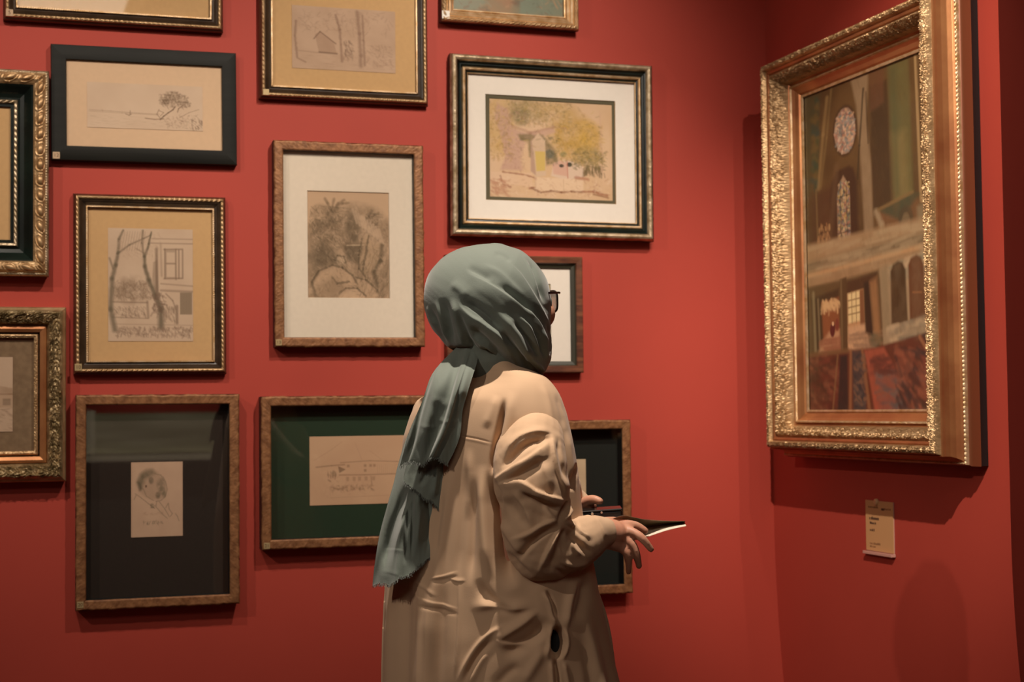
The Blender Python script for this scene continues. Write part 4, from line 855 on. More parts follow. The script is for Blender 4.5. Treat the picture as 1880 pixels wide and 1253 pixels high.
FA = math.radians(50)
FACE = RT * math.sin(FA) + np.array([FW[0], FW[1], 0]) * math.cos(FA); FACE[2] = 0.02; FACE /= np.linalg.norm(FACE)
SIDEV = RT * math.cos(FA) - np.array([FW[0], FW[1], 0]) * math.sin(FA); SIDEV[2] = 0; SIDEV /= np.linalg.norm(SIDEV)   # her right-hand side
ZUP = np.array([0, 0, 1.0])
HEAD = fig([(922, 565, 0)])[0]
def hp(f, r, u): return HEAD + FACE * f / 1000 + SIDEV * r / 1000 + ZUP * u / 1000
def el(f, r, u, a, b, c): return ellipsoid(hp(f, r, u), (FACE * a / 1000, SIDEV * b / 1000, ZUP * c / 1000))

SKIN = mat('warm skin', (0.60, 0.31, 0.20), 0.5, nscale=40, col2=(0.54, 0.25, 0.16), bump=0.08, bscale=500, spec=0.35)
SKIN.node_tree.nodes['Principled BSDF'].inputs['Subsurface Weight'].default_value = 0.12
SKIN.node_tree.nodes['Principled BSDF'].inputs['Subsurface Radius'].default_value = (0.01, 0.004, 0.002)
SHIRT = fabric_mat('beige cotton twill', (0.575, 0.388, 0.245), (0.57, 0.383, 0.241), 420, rough=0.8, bump=0.12, sheen=0.1)
SCARF = fabric_mat('grey green scarf cotton', (0.150, 0.178, 0.150), (0.147, 0.174, 0.147), 420, rough=0.75, bump=0.25, sheen=0.35)
TROUS = mat('black trousers', (0.010, 0.012, 0.012), 0.8)

def legpt(px, w, z):    # point under the body at a height above the floor
    p = fig([(px, 1250, w)])[0]; return np.array([p[0], p[1], ZF + z])
HIPR, HIPL = legpt(955, 55, .86), legpt(870, -60, .86)
def build_body():
    parts = []
    # head with face, turned to the right and away
    parts += [el(-8, 0, 28, 92, 74, 82), el(8, 0, -10, 78, 66, 86), el(34, 0, -52, 48, 50, 50), el(58, 0, -84, 26, 24, 20), el(66, 0, 34, 28, 54, 26), el(52, 0, -44, 42, 48, 40)]
    for s in (1, -1):
        parts += [el(66, 40 * s, -14, 28, 26, 30), el(74, 30 * s, 14, 12, 13, 10), el(0, 74 * s, 0, 15, 8, 28), el(-2, 79 * s, 12, 9, 5, 14), el(76, 30 * s, 28, 16, 18, 6)]
    parts += [el(88, 0, 4, 12, 7, 24), el(100, 0, -14, 13, 8, 9), el(93, 9, -18, 9, 7, 6), el(93, -9, -18, 9, 7, 6), el(84, 0, -40, 11, 22, 5.5), el(83, 0, -49, 11, 19, 6)]
    # neck, trunk, pelvis
    neck = fig([(915, 655, 0), (915, 700, 0)]); parts.append(capsule(hp(-12, 0, -40), .050, neck[1] - ZUP * .03, .050))
    sh = lambda r: fig([(903, 775, 0)])[0] + SIDEV * r
    parts += [capsule(sh(-.10), .045, sh(.08), .045), capsule(sh(0) - ZUP * .03, .085, sh(0) - ZUP * .16, .095)]
    for s in (-1, 1): parts += [capsule(sh(.07 * s) - ZUP * .05, .075, sh(.055 * s) - ZUP * .40, .075), capsule(sh(.055 * s) - ZUP * .40, .08, (HIPR if s > 0 else HIPL), .09)]
    # legs and feet
    for h, s in ((HIPR, 1), (HIPL, -1)):
        kn = np.array([h[0], h[1], ZF + .47]) + FACE * .02; an = np.array([h[0], h[1], ZF + .09]) - FACE * .01
        parts += [capsule(h, .085, kn, .056), capsule(kn - FACE * .01, .055, an + ZUP * .16, .048), capsule(an + ZUP * .16, .048, an, .034), capsule(an - ZUP * .05, .034, an + FACE * .15 - ZUP * .062, .024)]
    # right arm: shoulder, elbow, wrist
    sR = unfig(np.array([sh(.095)]))[0]
    parts += chain([(sR[0], sR[1], sR[2], 52), (980, 860, 150, 44), (990, 985, 150, 38), (1006, 1008, 142, 37), (1060, 990, 115, 32), (1098, 978, 92, 27)])
    # palm and fingers of the right hand
    parts += chain([(1094, 975, 93, 25), (1112, 976, 84, 25), (1128, 980, 78, 24)]); parts += chain([(1108, 968, 80, 19), (1128, 970, 74, 16), (1148, 974, 66, 11.5)])
    parts += chain([(1110, 980, 86, 21), (1132, 985, 80, 16), (1149, 991, 74, 11)]); parts += chain([(1108, 990, 88, 19), (1126, 997, 84, 15), (1142, 1006, 80, 10.5)])
    F_ = [[(1136, 967, 64, 10.5), (1154, 964, 60, 9.4), (1170, 967, 58, 8.4), (1184, 975, 58, 6.8)],
          [(1146, 973, 70, 10.5), (1164, 979, 82, 9.0), (1180, 990, 88, 8.0), (1195, 1009, 84, 6.2)],
          [(1147, 990, 78, 10), (1161, 1001, 84, 8.6), (1169, 1020, 84, 7.6), (1173, 1040, 76, 6)],
          [(1139, 1004, 82, 9.4), (1150, 1016, 86, 7.8), (1154, 1034, 82, 6.8), (1154, 1051, 74, 5.4)]]
    for c in F_: parts += chain(c, 10)
    parts += chain([(1108, 964, 62, 15), (1124, 960, 44, 11.5), (1142, 960, 34, 9.5), (1160, 962, 30, 8)], 9)       # thumb pressing the leaflet from behind
    # left arm reaching forward on the far side, holding the camera
    sL = unfig(np.array([sh(-.13)]))[0]
    parts += chain([(sL[0], sL[1], sL[2], 50), (870, 860, -170, 42), (935, 950, -150, 38), (1000, 955, -90, 32), (1050, 948, -55, 27)])
    parts += chain([(1050, 946, -55, 24), (1068, 938, -45, 22), (1080, 930, -34, 17)]); parts += chain([(1060, 952, -50, 22), (1080, 960, -50, 16)])
    parts += chain([(1072, 924, -26, 11), (1082, 919, -16, 10), (1092, 918, -8, 9), (1101, 921, -2, 7.5)], 9)           # thumb along the top of the camera
    for k, (y0, w0) in enumerate(((955, -44), (962, -30), (966, -14), (968, 2))):
        parts += chain([(1076, y0, w0 - 12, 10), (1092, y0 + 6, w0, 9), (1106, y0 + 7, w0 + 6, 8), (1118 - 3 * k, y0 + 3, w0 + 10, 7)], 8)
    return fuse(parts, 0.0026, 5, 0.5)

HEADSIL = [(890, 448), (920, 449), (940, 454), (957, 460), (976, 476), (992, 494), (1004, 514), (1010, 540), (1011, 565), (1010, 590), (1010, 612), (1012, 632), (1014, 652), (1009, 668), (1001, 682), (993, 692), (975, 690), (950, 694), (920, 700), (890, 694), (868, 672), (845, 652), (822, 640), (806, 620), (790, 597), (780, 570), (778, 545), (781, 520), (790, 498), (806, 480), (830, 464), (860, 453)]
def scarf_wrap():
    cx, cy = 905.0, 568.0; P = np.array(HEADSIL, float); a = np.arctan2(P[:, 1] - cy, P[:, 0] - cx); r = np.hypot(P[:, 1] - cy, P[:, 0] - cx)
    o = np.argsort(a); a, r = a[o], r[o]; a = np.concatenate([a - 2 * np.pi, a, a + 2 * np.pi]); r = np.tile(r, 3)
    n, m = 520, 330; th = np.linspace(-np.pi, np.pi, n, endpoint=False); R = np.interp(th, a, r)
    K = np.exp(-np.linspace(-2, 2, 9) ** 2); K /= K.sum(); R = np.convolve(np.concatenate([R[-4:], R, R[:4]]), K, 'valid')
    ph = np.linspace(0.0015, np.pi - 0.0015, m); TH, PH = np.meshgrid(th, ph)
    RR = R[None, :] * np.sin(PH); D = np.where(PH < np.pi / 2, 104, 92)
    X = cx + RR * np.cos(TH); Y = cy + RR * np.sin(TH); W = D * np.cos(PH)
    W = W + 14 * np.clip((860 - X) / 80, 0, 1) * 0
    me = fastmesh(fig(np.stack([X, Y, W], -1).reshape(-1, 3)), gridfaces(m, n, wrapm=True)); me.update()
    V = coords(me); N = normals(me)
    if ((V - fig([(cx, cy, 0)])[0]) * N).sum() < 0: me.flip_normals()
    L = [ # (line, height mm, width on its left, width on its right)
        ([(836, 548), (845, 564), (864, 580), (884, 592), (908, 609), (931, 631), (951, 652), (970, 682)], 9, 3.5, 16),
        ([(846, 548), (866, 562), (886, 576), (906, 594), (924, 610)], -15, 9, 6),
        ([(852, 501), (884, 516), (908, 530), (931, 545), (955, 561), (975, 578), (989, 597), (999, 622), (1004, 655)], 6.5, 3, 14),
        ([(912, 520), (936, 538), (956, 554), (976, 576)], -6.5, 7, 4), ([(855, 490), (880, 503), (905, 517)], -3.5, 8, 4),
        ([(927, 477), (955, 506), (979, 544), (998, 578), (1011, 606)], 3.5, 3, 12), ([(905, 463), (925, 470), (940, 482)], -2.5, 4, 6),
        ([(962, 470), (978, 492), (990, 525), (1000, 560)], -7, 3.5, 3.5), ([(957, 466), (972, 490), (984, 525), (992, 552)], 3, 6, 2.5),
        ([(908, 572), (930, 592), (949, 616), (965, 645), (990, 668)], 9, 8, 9), ([(915, 604), (938, 632), (958, 660), (972, 684)], -11, 6, 6),
        ([(938, 588), (958, 608), (976, 632), (992, 660)], -9, 6, 5), ([(946, 574), (968, 600), (985, 632), (998, 664)], 6, 3, 5), ([(975, 600), (990, 628), (1001, 660)], -7, 4, 4), ([(990, 605), (1003, 632), (1007, 664)], 4, 3, 4),
        ([(1002, 590), (1010, 620), (1010, 655)], -4, 3, 3),
        ([(856, 596), (880, 616), (905, 640), (928, 664)], -10, 9, 7), ([(870, 618), (895, 642), (918, 668)], 7, 6, 5), ([(882, 636), (900, 656), (915, 676)], -8, 5, 6),
        ([(812, 545), (818, 580), (824, 612), (834, 645)], -10, 8, 9), ([(830, 545), (838, 580), (846, 612), (856, 645)], 6, 5, 6), ([(838, 565), (850, 600), (862, 630), (878, 655)], -9, 6, 7), ([(788, 560), (798, 590), (808, 615), (822, 640)], -6, 5, 5), ([(800, 548), (808, 580), (814, 610), (824, 640)], 5, 4, 4),
        ([(784, 560), (790, 585), (800, 604)], 3, 3, 4), ([(825, 520), (845, 532), (858, 548)], 3, 10, 8), ([(975, 660), (990, 672), (1000, 686)], 5, 3, 3), ([(965, 664), (980, 678), (992, 690)], -6, 3, 3),
        ([(880, 486), (915, 500), (945, 528), (966, 548)], 2.5, 5, 8), ([(860, 520), (890, 538), (915, 556), (940, 580)], 3, 10, 10)]
    def extra(P, f):
        x, y = P[:, 0], P[:, 1]; b = -26 * np.exp(-(((x - 893) / 30) ** 2 + ((y - 668) / 16) ** 2)) * (f > 0) - 14 * np.exp(-(((x - 850) / 26) ** 2 + ((y - 652) / 12) ** 2)) * (f > 0)
        u = (x * 0.72 - y * 0.70); v = (x * 0.7 + y * 0.72); fine = wnoise(u / 20, v / 90, 4) * 2.6 * (.15 + .85 * S01((y - 480) / 150)) + wnoise(u / 7, v / 45, 14) * 0.8 * (.1 + .9 * S01((y - 520) / 120))
        return b + fine + np.where(f < 0, wnoise(u / 30, v / 110, 9) * 5, 0)
    sculpt(me, L, extra)
    V = coords(me); q = (V - HEAD) * 1000; f = q @ FACE; r = q @ SIDEV; u = q @ ZUP         # opening around the face
    k = 1 - ((r / 60) ** 2 + ((u + 14) / 84) ** 2) ** 1.5; s = (f > 20) & (k > 0)
    tgt = 52.0; mv = np.where(s & (f > tgt), (f - tgt) * np.clip(k * 5, 0, 1), 0); V = V - FACE * (mv / 1000)[:, None]
    setco(me, V); return me

def cloth_panel(left, right, ny, nx, base, L, seed=0, fine=2.2, thick=1.0, ends=None, swell=0):
    A = spline(left, ny); B = spline(right, ny); u = np.linspace(0, 1, nx)
    X = A[:, 0:1] * (1 - u) + B[:, 0:1] * u; Y = A[:, 1:2] * (1 - u) + B[:, 1:2] * u
    t = np.linspace(0, 1, ny)[:, None]
    if ends is not None:   # frayed hem outline: offsets across the width
        ux = np.linspace(0, 1, len(ends)); Y = Y + np.interp(u, ux, ends)[None, :] * np.clip((t - .55) / .45, 0, 1) ** 2
        Y = Y + (fbm(u * 60, u * 0 + seed, 3, seed)[None, :] - .45) * 7 * np.clip((t - .97) / .03, 0, 1)
    W = base(X, Y, u[None, :], t) + swell * np.sin(np.pi * u)[None, :]
    x, y = X.ravel(), Y.ravel(); d_ = folds(x, y, L) + wnoise(x / 16 + y / 60, y / 110, seed) * fine * 1.3 + wnoise(x / 5, y / 22, seed + 5) * 0.35
    Wf = W.ravel() + d_
    # two skins joined at the rim
    F1 = fig(np.stack([x, y, Wf], 1)); F2 = fig(np.stack([x, y, Wf - thick], 1)); n = len(F1)
    Q = [gridfaces(ny, nx), gridfaces(ny, nx, off=n, flip=True)]
    rim = [i for i in range(nx)] + [i * nx + nx - 1 for i in range(1, ny)] + [(ny - 1) * nx + i for i in range(nx - 2, -1, -1)] + [i * nx for i in range(ny - 2, 0, -1)]
    rim = np.array(rim); r2 = np.roll(rim, -1); Q.append(np.stack([rim, rim + n, r2 + n, r2], 1))
    me = fastmesh(np.vstack([F1, F2]), np.vstack(Q)); return me, np.stack([x, y, Wf], 1)[-nx:]
def fringe(hem, parent, seed):
    R = random.Random(seed); V, F = [], []
    for i in range(0, len(hem) - 1):
        for _ in range(2):
            p = hem[i] + (hem[i + 1] - hem[i]) * R.random(); l = R.uniform(2, 6.5); dx = R.uniform(-2.2, 2.2); a = .28
            q = p + np.array([dx, l, R.uniform(-2, 2)]); m_ = (p + q) / 2 + np.array([R.uniform(-1, 1), 0, 0]); k = len(V)
            for c in (p, m_, q):
                V += [c + np.array([-a, 0, 0]), c + np.array([a, 0, 0]), c + np.array([0, 0, .5])]
            for s in (0, 3):
                for j in range(3): F.append((k + s + j, k + s + (j + 1) % 3, k + s + 3 + (j + 1) % 3, k + s + 3 + j))
    link('frayed_fringe', mesh(fig(np.array(V)), F), SCARF, parent)['kind'] = 'stuff'

LROW = [(664, 888), (672, 878), (682, 868), (692, 855), (704, 835), (718, 800), (732, 770), (760, 754), (800, 741), (850, 735), (900, 728), (950, 722), (1000, 716), (1075, 708), (1160, 705), (1253, 703), (1340, 700)]
RROW = [(664, 945), (672, 955), (682, 980), (692, 1002), (704, 1014), (718, 1024), (732, 1031), (760, 1041), (800, 1050), (830, 1056), (860, 1061), (900, 1066), (950, 1072), (1000, 1082), (1040, 1091), (1095, 1101), (1165, 1118), (1253, 1139), (1340, 1162)]
def torso_rows(y):
    l = np.interp(y, *np.array(LROW, float).T); r = np.interp(y, *np.array(RROW, float).T); return l, r
def shirt_body():
    ny, n = 520, 560; ys = np.concatenate([[662], np.linspace(663, 1340, ny - 1)]); l, r = torso_rows(ys)
    def smooth(v):
        o = v.copy()
        for hw in (6, 10, 16):
            K = np.exp(-np.linspace(-2, 2, 2 * hw + 1) ** 2); K /= K.sum(); q = np.convolve(np.pad(v, hw, 'reflect', reflect_type='odd'), K, 'valid')
            g = S01((ys - (640 + 6 * hw)) / (3.0 * hw)); o = o * (1 - g) + q * g
        return o
    l, r = smooth(l), smooth(r)
    th = np.linspace(0, 2 * np.pi, n, endpoint=False); V = []
    e1 = np.array([math.cos(FA), math.sin(FA)]); e2 = np.array([math.sin(FA), -math.cos(FA)])
    for y, a, b in zip(ys, l, r):
        f = 1 - math.exp(-((y - 655) / 48.0)); A = 52 + 136 * f; B = 50 + 66 * f + 22 * S01((y - 860) / 380)
        c = np.cos(th); s = np.sin(th)
        q = A * c[:, None] * e1 + B * s[:, None] * e2; mn, mx = q[:, 0].min(), q[:, 0].max()
        X = a + (q[:, 0] - mn) / (mx - mn) * (b - a); V.append(np.stack([X, np.full(n, y), q[:, 1]], 1))
    top = V[0].mean(0); V = np.vstack(V + [np.tile(top + [0, 2, 0], (1, 1))])
    me = fastmesh(fig(V[:-1]), gridfaces(ny, n, wrapm=True))
    W = coords(me); N = normals(me)
    if ((W - fig([(910, 950, 0)])[0]) * N).sum() < 0: me.flip_normals()
    L = [([(926, 728), (921, 760), (913, 800), (905, 845), (902, 880)], -24, 5, 4), ([(940, 715), (932, 775), (922, 840)], 5, 10, 9), ([(912, 724), (904, 752), (890, 790)], 4, 8, 8), 
         ([(838, 799), (860, 803), (880, 807), (906, 814)], -1.1, 1.3, 1.3), ([(838, 803), (860, 807), (880, 811), (906, 818)], .45, 2.5, 2.5),
         ([(850, 815), (828, 890), (813, 980), (803, 1060), (796, 1140), (788, 1253)], 7, 9, 12), ([(858, 840), (852, 900), (846, 990), (838, 1080)], -5, 10, 8), ([(872, 870), (868, 930), (866, 1010), (862, 1080)], -9, 8, 9), ([(862, 820), (862, 880), (856, 960)], 4, 7, 7),
         ([(886, 850), (889, 930), (895, 1010), (903, 1070)], 11, 9, 12), ([(906, 860), (914, 930), (922, 1000), (936, 1060), (945, 1085)], -34, 12, 16), ([(820, 900), (808, 960), (800, 1030)], -4, 7, 5),
         ([(790, 1064), (812, 1059), (828, 1054), (842, 1050)], 1.3, 1.6, 6), ([(790, 1068), (815, 1064), (842, 1057)], -1.6, 2, 5), ([(820, 1060), (838, 1067), (856, 1066)], 1.6, 4, 2), ([(758, 1068), (785, 1082), (806, 1098)], 1.1, 4, 3), ([(756, 1094), (790, 1105), (845, 1121)], 1.2, 2, 6), ([(760, 1112), (800, 1118), (845, 1131)], -1.6, 3, 4), ([(842, 1050), (842, 1110), (840, 1180), (834, 1253)], 3, 6, 2),
         ([(744, 1000), (744, 1120), (742, 1260), (740, 1420)], -9, 11, 11), ([(712, 1000), (714, 1160), (712, 1420)], 4, 8, 8), ([(776, 1010), (771, 1170), (764, 1420)], 6, 8, 7), ([(790, 1040), (784, 1190), (776, 1420)], 4, 5, 8), ([(812, 1030), (808, 1170), (800, 1290), (796, 1420)], -8, 10, 11),
         ([(838, 1262), (858, 1215), (880, 1182), (905, 1160), (935, 1146)], 5, 4, 5), ([(848, 1262), (868, 1218), (888, 1190), (915, 1168)], -5, 4, 6), ([(860, 1262), (880, 1222), (900, 1190)], 4, 5, 6),
         ([(880, 1060), (890, 1090), (920, 1115), (950, 1120)], -9, 9, 9), ([(860, 1120), (900, 1112), (940, 1118), (985, 1112)], 8, 12, 7), ([(990, 1118), (965, 1142), (935, 1162), (905, 1180)], 10, 7, 12), ([(1004, 1130), (985, 1165), (950, 1190), (915, 1200)], -13, 12, 14), ([(905, 1175), (940, 1186), (985, 1182)], 5, 4, 8),
         ([(1000, 1185), (985, 1215), (955, 1262)], 6, 10, 10), ([(960, 1220), (930, 1240), (905, 1268)], -6, 8, 10),
         ([(996, 1085), (1008, 1105), (1016, 1135), (1022, 1160)], 7, 4, 5), ([(1002, 1082), (1014, 1108), (1020, 1140)], -10, 3, 3.5), ([(1013, 1145), (1012, 1175), (1006, 1200), (1010, 1215)], 7, 4, 5), ([(1036, 1150), (1042, 1180), (1036, 1205), (1030, 1215)], 7, 4, 5),
         ([(1019, 1205), (1023, 1235), (1026, 1275)], -16, 3, 4.5), ([(1012, 1212), (1014, 1240), (1016, 1270)], 5, 5, 4), ([(1034, 1212), (1040, 1240), (1046, 1270)], 5, 5, 4),
         ([(1060, 1060), (1048, 1100), (1042, 1140), (1038, 1165)], 8, 5, 9), ([(1075, 1055), (1070, 1100), (1055, 1150)], -8, 9, 8), ([(1082, 1105), (1098, 1150), (1112, 1200), (1124, 1253), (1150, 1400)], -6, 10, 9), ([(1070, 1110), (1085, 1170), (1105, 1253), (1130, 1400)], 5, 9, 8), ([(1060, 1150), (1075, 1200), (1085, 1253), (1100, 1400)], -5, 9, 9),
         ([(1030, 730), (1046, 775), (1058, 810)], -2, 4, 4), ([(1040, 790), (1046, 840), (1056, 890)], 5, 6, 5), ([(1060, 850), (1052, 880), (1048, 905)], -7, 5, 5), ([(990, 700), (1004, 728), (1012, 765), (1016, 795)], 2.5, 6, 6), ([(952, 690), (948, 740), (950, 790)], 1.5, 12, 12), ([(1020, 720), (1030, 755), (1036, 790)], -2.5, 5, 5)]
    def extra(P, f):
        x, y = P[:, 0], P[:, 1]; pit = -62 * np.exp(-((((x - 1024) / 10) ** 2 + ((y - 1180) / 22) ** 2) ** 1.6)) * (f > 0)
        return pit + wnoise(x / 44, y / 170, 3) * 3.0 * (.15 + .85 * S01((y - 780) / 240)) + wnoise(x / 70 + y / 60, y / 34, 7) * 0.5 * S01((y - 1000) / 120) + np.where(f < .1, np.sin(x / 11.0 + 2 * fbm(x / 60, y / 120, 2, 5)) * 4 * np.clip((y - 850) / 200, 0, 1), 0)
    return sculpt(me, L, extra)

def sleeve_near():
    cp = chain([(984, 790, 96, 44), (980, 806, 122, 56), (974, 838, 142, 66), (974, 882, 153, 69), (984, 930, 154, 64), (986, 975, 150, 66), (992, 1006, 148, 60)], 16)
    cp += chain([(992, 1008, 148, 61), (1018, 1010, 138, 56), (1046, 1003, 124, 51), (1072, 992, 110, 43), (1090, 982, 99, 36), (1106, 978, 90, 30)], 12)
    me = fuse(cp, 0.0024, 14, 0.5)
    L = [([(922, 846), (938, 822), (958, 804), (984, 795), (1018, 793)], 8, 9, 2.2), ([(918, 862), (940, 836), (962, 817), (988, 806), (1018, 806)], -13, 4, 9), ([(896, 890), (938, 862), (975, 840), (1016, 806)], 8, 4, 12),
         ([(925, 890), (958, 868), (985, 852), (1016, 838)], -8, 5, 11), ([(905, 894), (935, 886), (955, 883), (984, 902), (1018, 915), (1046, 920)], 10, 2.5, 13), ([(950, 902), (985, 919), (1015, 931), (1040, 932)], -9, 4, 12),
         ([(1014, 790), (1015, 834), (1028, 880), (1044, 922)], 7, 12, 2.5), ([(1023, 800), (1028, 845), (1040, 890)], -6, 3, 8), ([(1022, 968), (1034, 943), (1045, 916)], -11, 4, 6), ([(1046, 910), (1048, 935), (1034, 960)], 7, 3, 4),
         ([(1032, 952), (1000, 962), (970, 980), (935, 992)], 8, 9, 2.5), ([(1028, 964), (1000, 980), (972, 1004), (948, 1034)], -9, 4, 9), ([(1036, 960), (1018, 985), (1002, 1018), (988, 1055)], 8, 8, 2.5), ([(1040, 966), (1030, 995), (1020, 1028), (1006, 1058)], -8, 3, 8),
         ([(920, 915), (945, 940), (968, 975)], -6, 12, 9), ([(916, 955), (938, 990), (965, 1025)], 5, 12, 5), ([(938, 900), (965, 935), (978, 975)], 4, 12, 4), ([(930, 1010), (952, 1038), (980, 1062)], -5, 5, 8),
         ([(1034, 955), (1056, 970), (1088, 992)], 6, 7, 2.5), ([(1040, 972), (1056, 988), (1076, 1008), (1088, 1020)], -9, 3.5, 9), ([(1044, 985), (1052, 1004), (1068, 1024)], 4, 4, 4), ([(1024, 1028), (1052, 1040), (1086, 1032)], 5, 6, 3), ([(1014, 1043), (1045, 1052), (1084, 1042)], -5, 3, 8), ([(1042, 968), (1034, 992), (1036, 1022)], -6, 4, 6),
         ([(1090, 945), (1104, 968), (1112, 995)], 3, 6, 2), ([(985, 830), (1000, 862), (1010, 905)], 4, 12, 5), ([(900, 870), (916, 905), (920, 945)], -5, 4, 10), ([(1050, 950), (1080, 950), (1104, 962)], 3, 3, 8), ([(960, 925), (985, 945), (1012, 955)], -4, 8, 8), ([(1000, 925), (1010, 945), (1024, 960)], 4, 5, 5),
         ([(940, 830), (955, 812), (975, 800)], 2.5, 2, 3), ([(1056, 955), (1064, 972), (1080, 985)], -3.5, 3, 5), ([(990, 800), (993, 825), (1000, 850)], -2.5, 5, 5)]
    return sculpt(me, L, lambda P, f: wnoise(P[:, 0] / 34 + P[:, 1] / 90, P[:, 1] / 40, 8) * 2.6)
def sleeve_far():
    cp = chain([(800, 770, -120, 52), (835, 840, -160, 58), (900, 910, -165, 58), (970, 935, -130, 52), (1020, 925, -85, 44), (1050, 925, -62, 34), (1060, 930, -54, 30)], 14) + chain([(1010, 830, -20, 42), (1024, 880, -30, 42), (1038, 915, -40, 34)], 8)
    me = fuse(cp, 0.003, 8, 0.5); return sculpt(me, [([(1050, 860), (1058, 890), (1066, 920)], 5, 5, 5), ([(1062, 870), (1052, 890), (1040, 905)], -8, 4, 5)], lambda P, f: wnoise(P[:, 0] / 34, P[:, 1] / 30, 8) * 3)

def person():
    body = link('person', build_body(), SKIN)
    tag(body, 'standing person seen from behind in a grey-green headscarf, beige shirt and black glasses, holding a leaflet', 'person')
    body['label'] = 'person in a grey-green headscarf and beige shirt, back turned, holding a camera and leaflet'
    sh = link('shirt', shirt_body(), SHIRT, body)
    link('sleeve', sleeve_near(), SHIRT, sh); link('sleeve', sleeve_far(), SHIRT, sh)
    wr = link('headscarf', scarf_wrap(), SCARF, body)
    nk = fuse(chain([(905, 610, 0, 70), (905, 645, 14, 58), (908, 665, 18, 54), (914, 690, 10, 50)], 8), .003, 4)
    link('neck_wrap', nk, SCARF, wr)
    def b1(X, Y, u, t): return 118 - 22 * (1 - u) + 10 * np.sin(np.pi * t) - 66 * (1 - S01(t * 2.2)) + 0 * X
    L1 = [([(815, 640), (790, 700), (772, 759), (759, 815), (735, 880)], -10, 3, 7), ([(856, 630), (834, 700), (812, 777), (789, 830), (765, 880)], -12, 3, 10), ([(866, 630), (842, 705), (820, 780), (798, 830), (776, 880)], 8, 3, 14), ([(862, 660), (852, 700), (842, 740)], 6, 8, 8), ([(852, 645), (836, 690), (826, 745)], -4, 9, 9),
          ([(812, 672), (800, 715), (785, 770), (768, 830)], 7, 8, 8), ([(786, 735), (805, 736), (822, 752)], 2, 9, 8), ([(782, 700), (768, 750), (752, 805), (738, 850)], 5, 5, 4), ([(765, 778), (785, 786), (806, 782)], .9, 5, 4), ([(800, 768), (822, 776), (846, 771)], .9, 5, 4)]
    me, hem = cloth_panel([(838, 638), (808, 668), (790, 694), (774, 740), (752, 790), (742, 825), (734, 852)], [(878, 640), (876, 664), (868, 690), (858, 722), (849, 756), (845, 796), (834, 826), (822, 846)], 260, 150, b1, L1, 3, ends=[5, -2, -3, 0, 4, -8, -9, -2, 6], swell=10)
    tl = link('scarf_tail', me, SCARF, wr); fringe(hem, tl, 4)
    def b2(X, Y, u, t): return 84 + 6 * t + 0 * X - 10 * (1 - u)
    me, hem = cloth_panel([(770, 800), (752, 840), (742, 872), (741, 884)], [(836, 800), (826, 840), (816, 885), (806, 935)], 120, 90, b2, [([(790, 850), (778, 880), (768, 895)], -6, 5, 5), ([(805, 850), (800, 890), (796, 920)], 6, 6, 6)], 11, ends=[0, 0, -2, 2, -4, 0], swell=8)
    t2 = link('scarf_tail', me, SCARF, wr); fringe(hem, t2, 5)
    def b3(X, Y, u, t): return 60 + 26 * t - 46 * np.clip(1 - u * 2.6, 0, 1) + 0 * X
    L3 = [([(752, 880), (735, 935), (718, 985), (706, 1060)], -26, 14, 9), ([(762, 900), (742, 950), (724, 1010), (716, 1060)], 8, 5, 10), ([(752, 905), (748, 960), (743, 1040)], -9, 5, 4), ([(768, 880), (768, 960), (766, 1030)], 9, 8, 8), ([(758, 900), (757, 960), (756, 1030)], -7, 3, 3), ([(785, 890), (786, 960), (784, 1025)], -5, 5, 6), ([(728, 870), (712, 930), (698, 990), (690, 1060)], 6, 6, 6),
          ([(704, 1012), (722, 1010), (744, 1013)], .9, 2, 5), ([(698, 1048), (718, 1052), (736, 1058)], .8, 5, 3)]
    me, hem = cloth_panel([(805, 715), (776, 752), (748, 800), (731, 853), (722, 890), (709, 935), (697, 980), (688, 1033), (684, 1070)], [(832, 715), (826, 755), (818, 800), (812, 860), (802, 900), (796, 940), (794, 980), (794, 1005), (793, 1022)], 300, 150, b3, L3, 17, ends=[4, 6, 12, 20, 14, 12, 16, 10, 6, 2, 0], swell=6)
    t3 = link('scarf_tail', me, SCARF, wr); fringe(hem, t3, 6)
    # glasses
    blk = mat('black acetate', (0.008, 0.007, 0.006), 0.22); g = empty('glasses', Matrix.Identity(4)); g.parent = body; g.location = (0, 0, 0)
    def tube(P, r, n=10, closed=False):
        P = np.array(P); V = []; K = len(P)
        for i in range(K):
            a = P[(i - 1) % K] if closed or i else P[0]; b = P[(i + 1) % K] if closed or i < K - 1 else P[-1]
            d_ = b - a; d_ /= np.linalg.norm(d_); u = np.cross(d_, FACE + .01 * ZUP); u = u / np.linalg.norm(u) if np.linalg.norm(u) > .05 else ZUP; v = np.cross(d_, u)
            for k in range(n): q = 2 * math.pi * k / n; V.append(P[i] + r * (math.cos(q) * u + math.sin(q) * v))
        return fastmesh(np.array(V), gridfaces(K, n, wrapn=closed, wrapm=True))
    lm = bpy.data.materials.new('tinted lens'); lm.use_nodes = True; nb = lm.node_tree.nodes['Principled BSDF']; nb.inputs['Base Color'].default_value = (.35, .17, .09, 1); nb.inputs['Alpha'].default_value = .55; nb.inputs['Roughness'].default_value = .08
    for s in (1, -1):
        ring = []
        for k in range(40):
            q = 2 * math.pi * k / 40; cx_, cz_ = math.cos(q), math.sin(q); rr = 26 * (abs(cx_) ** 4 + abs(cz_) ** 4) ** -.25 * .97
            ring.append(hp(94 - abs(cx_ * rr + 37) * .10, s * (37 + cx_ * rr), 9 + cz_ * rr * .80 + (1.5 if cz_ > 0 else 0)))
        link('lens_rim', tube(ring, .0021, closed=True), blk, g)
        c = np.mean(ring, 0); V = [c] + ring; o = link('lens', mesh(np.array(V), [(0, 1 + k, 1 + (k + 1) % 40) for k in range(40)]), lm, g); o.modifiers.new('s', 'SOLIDIFY').thickness = .001
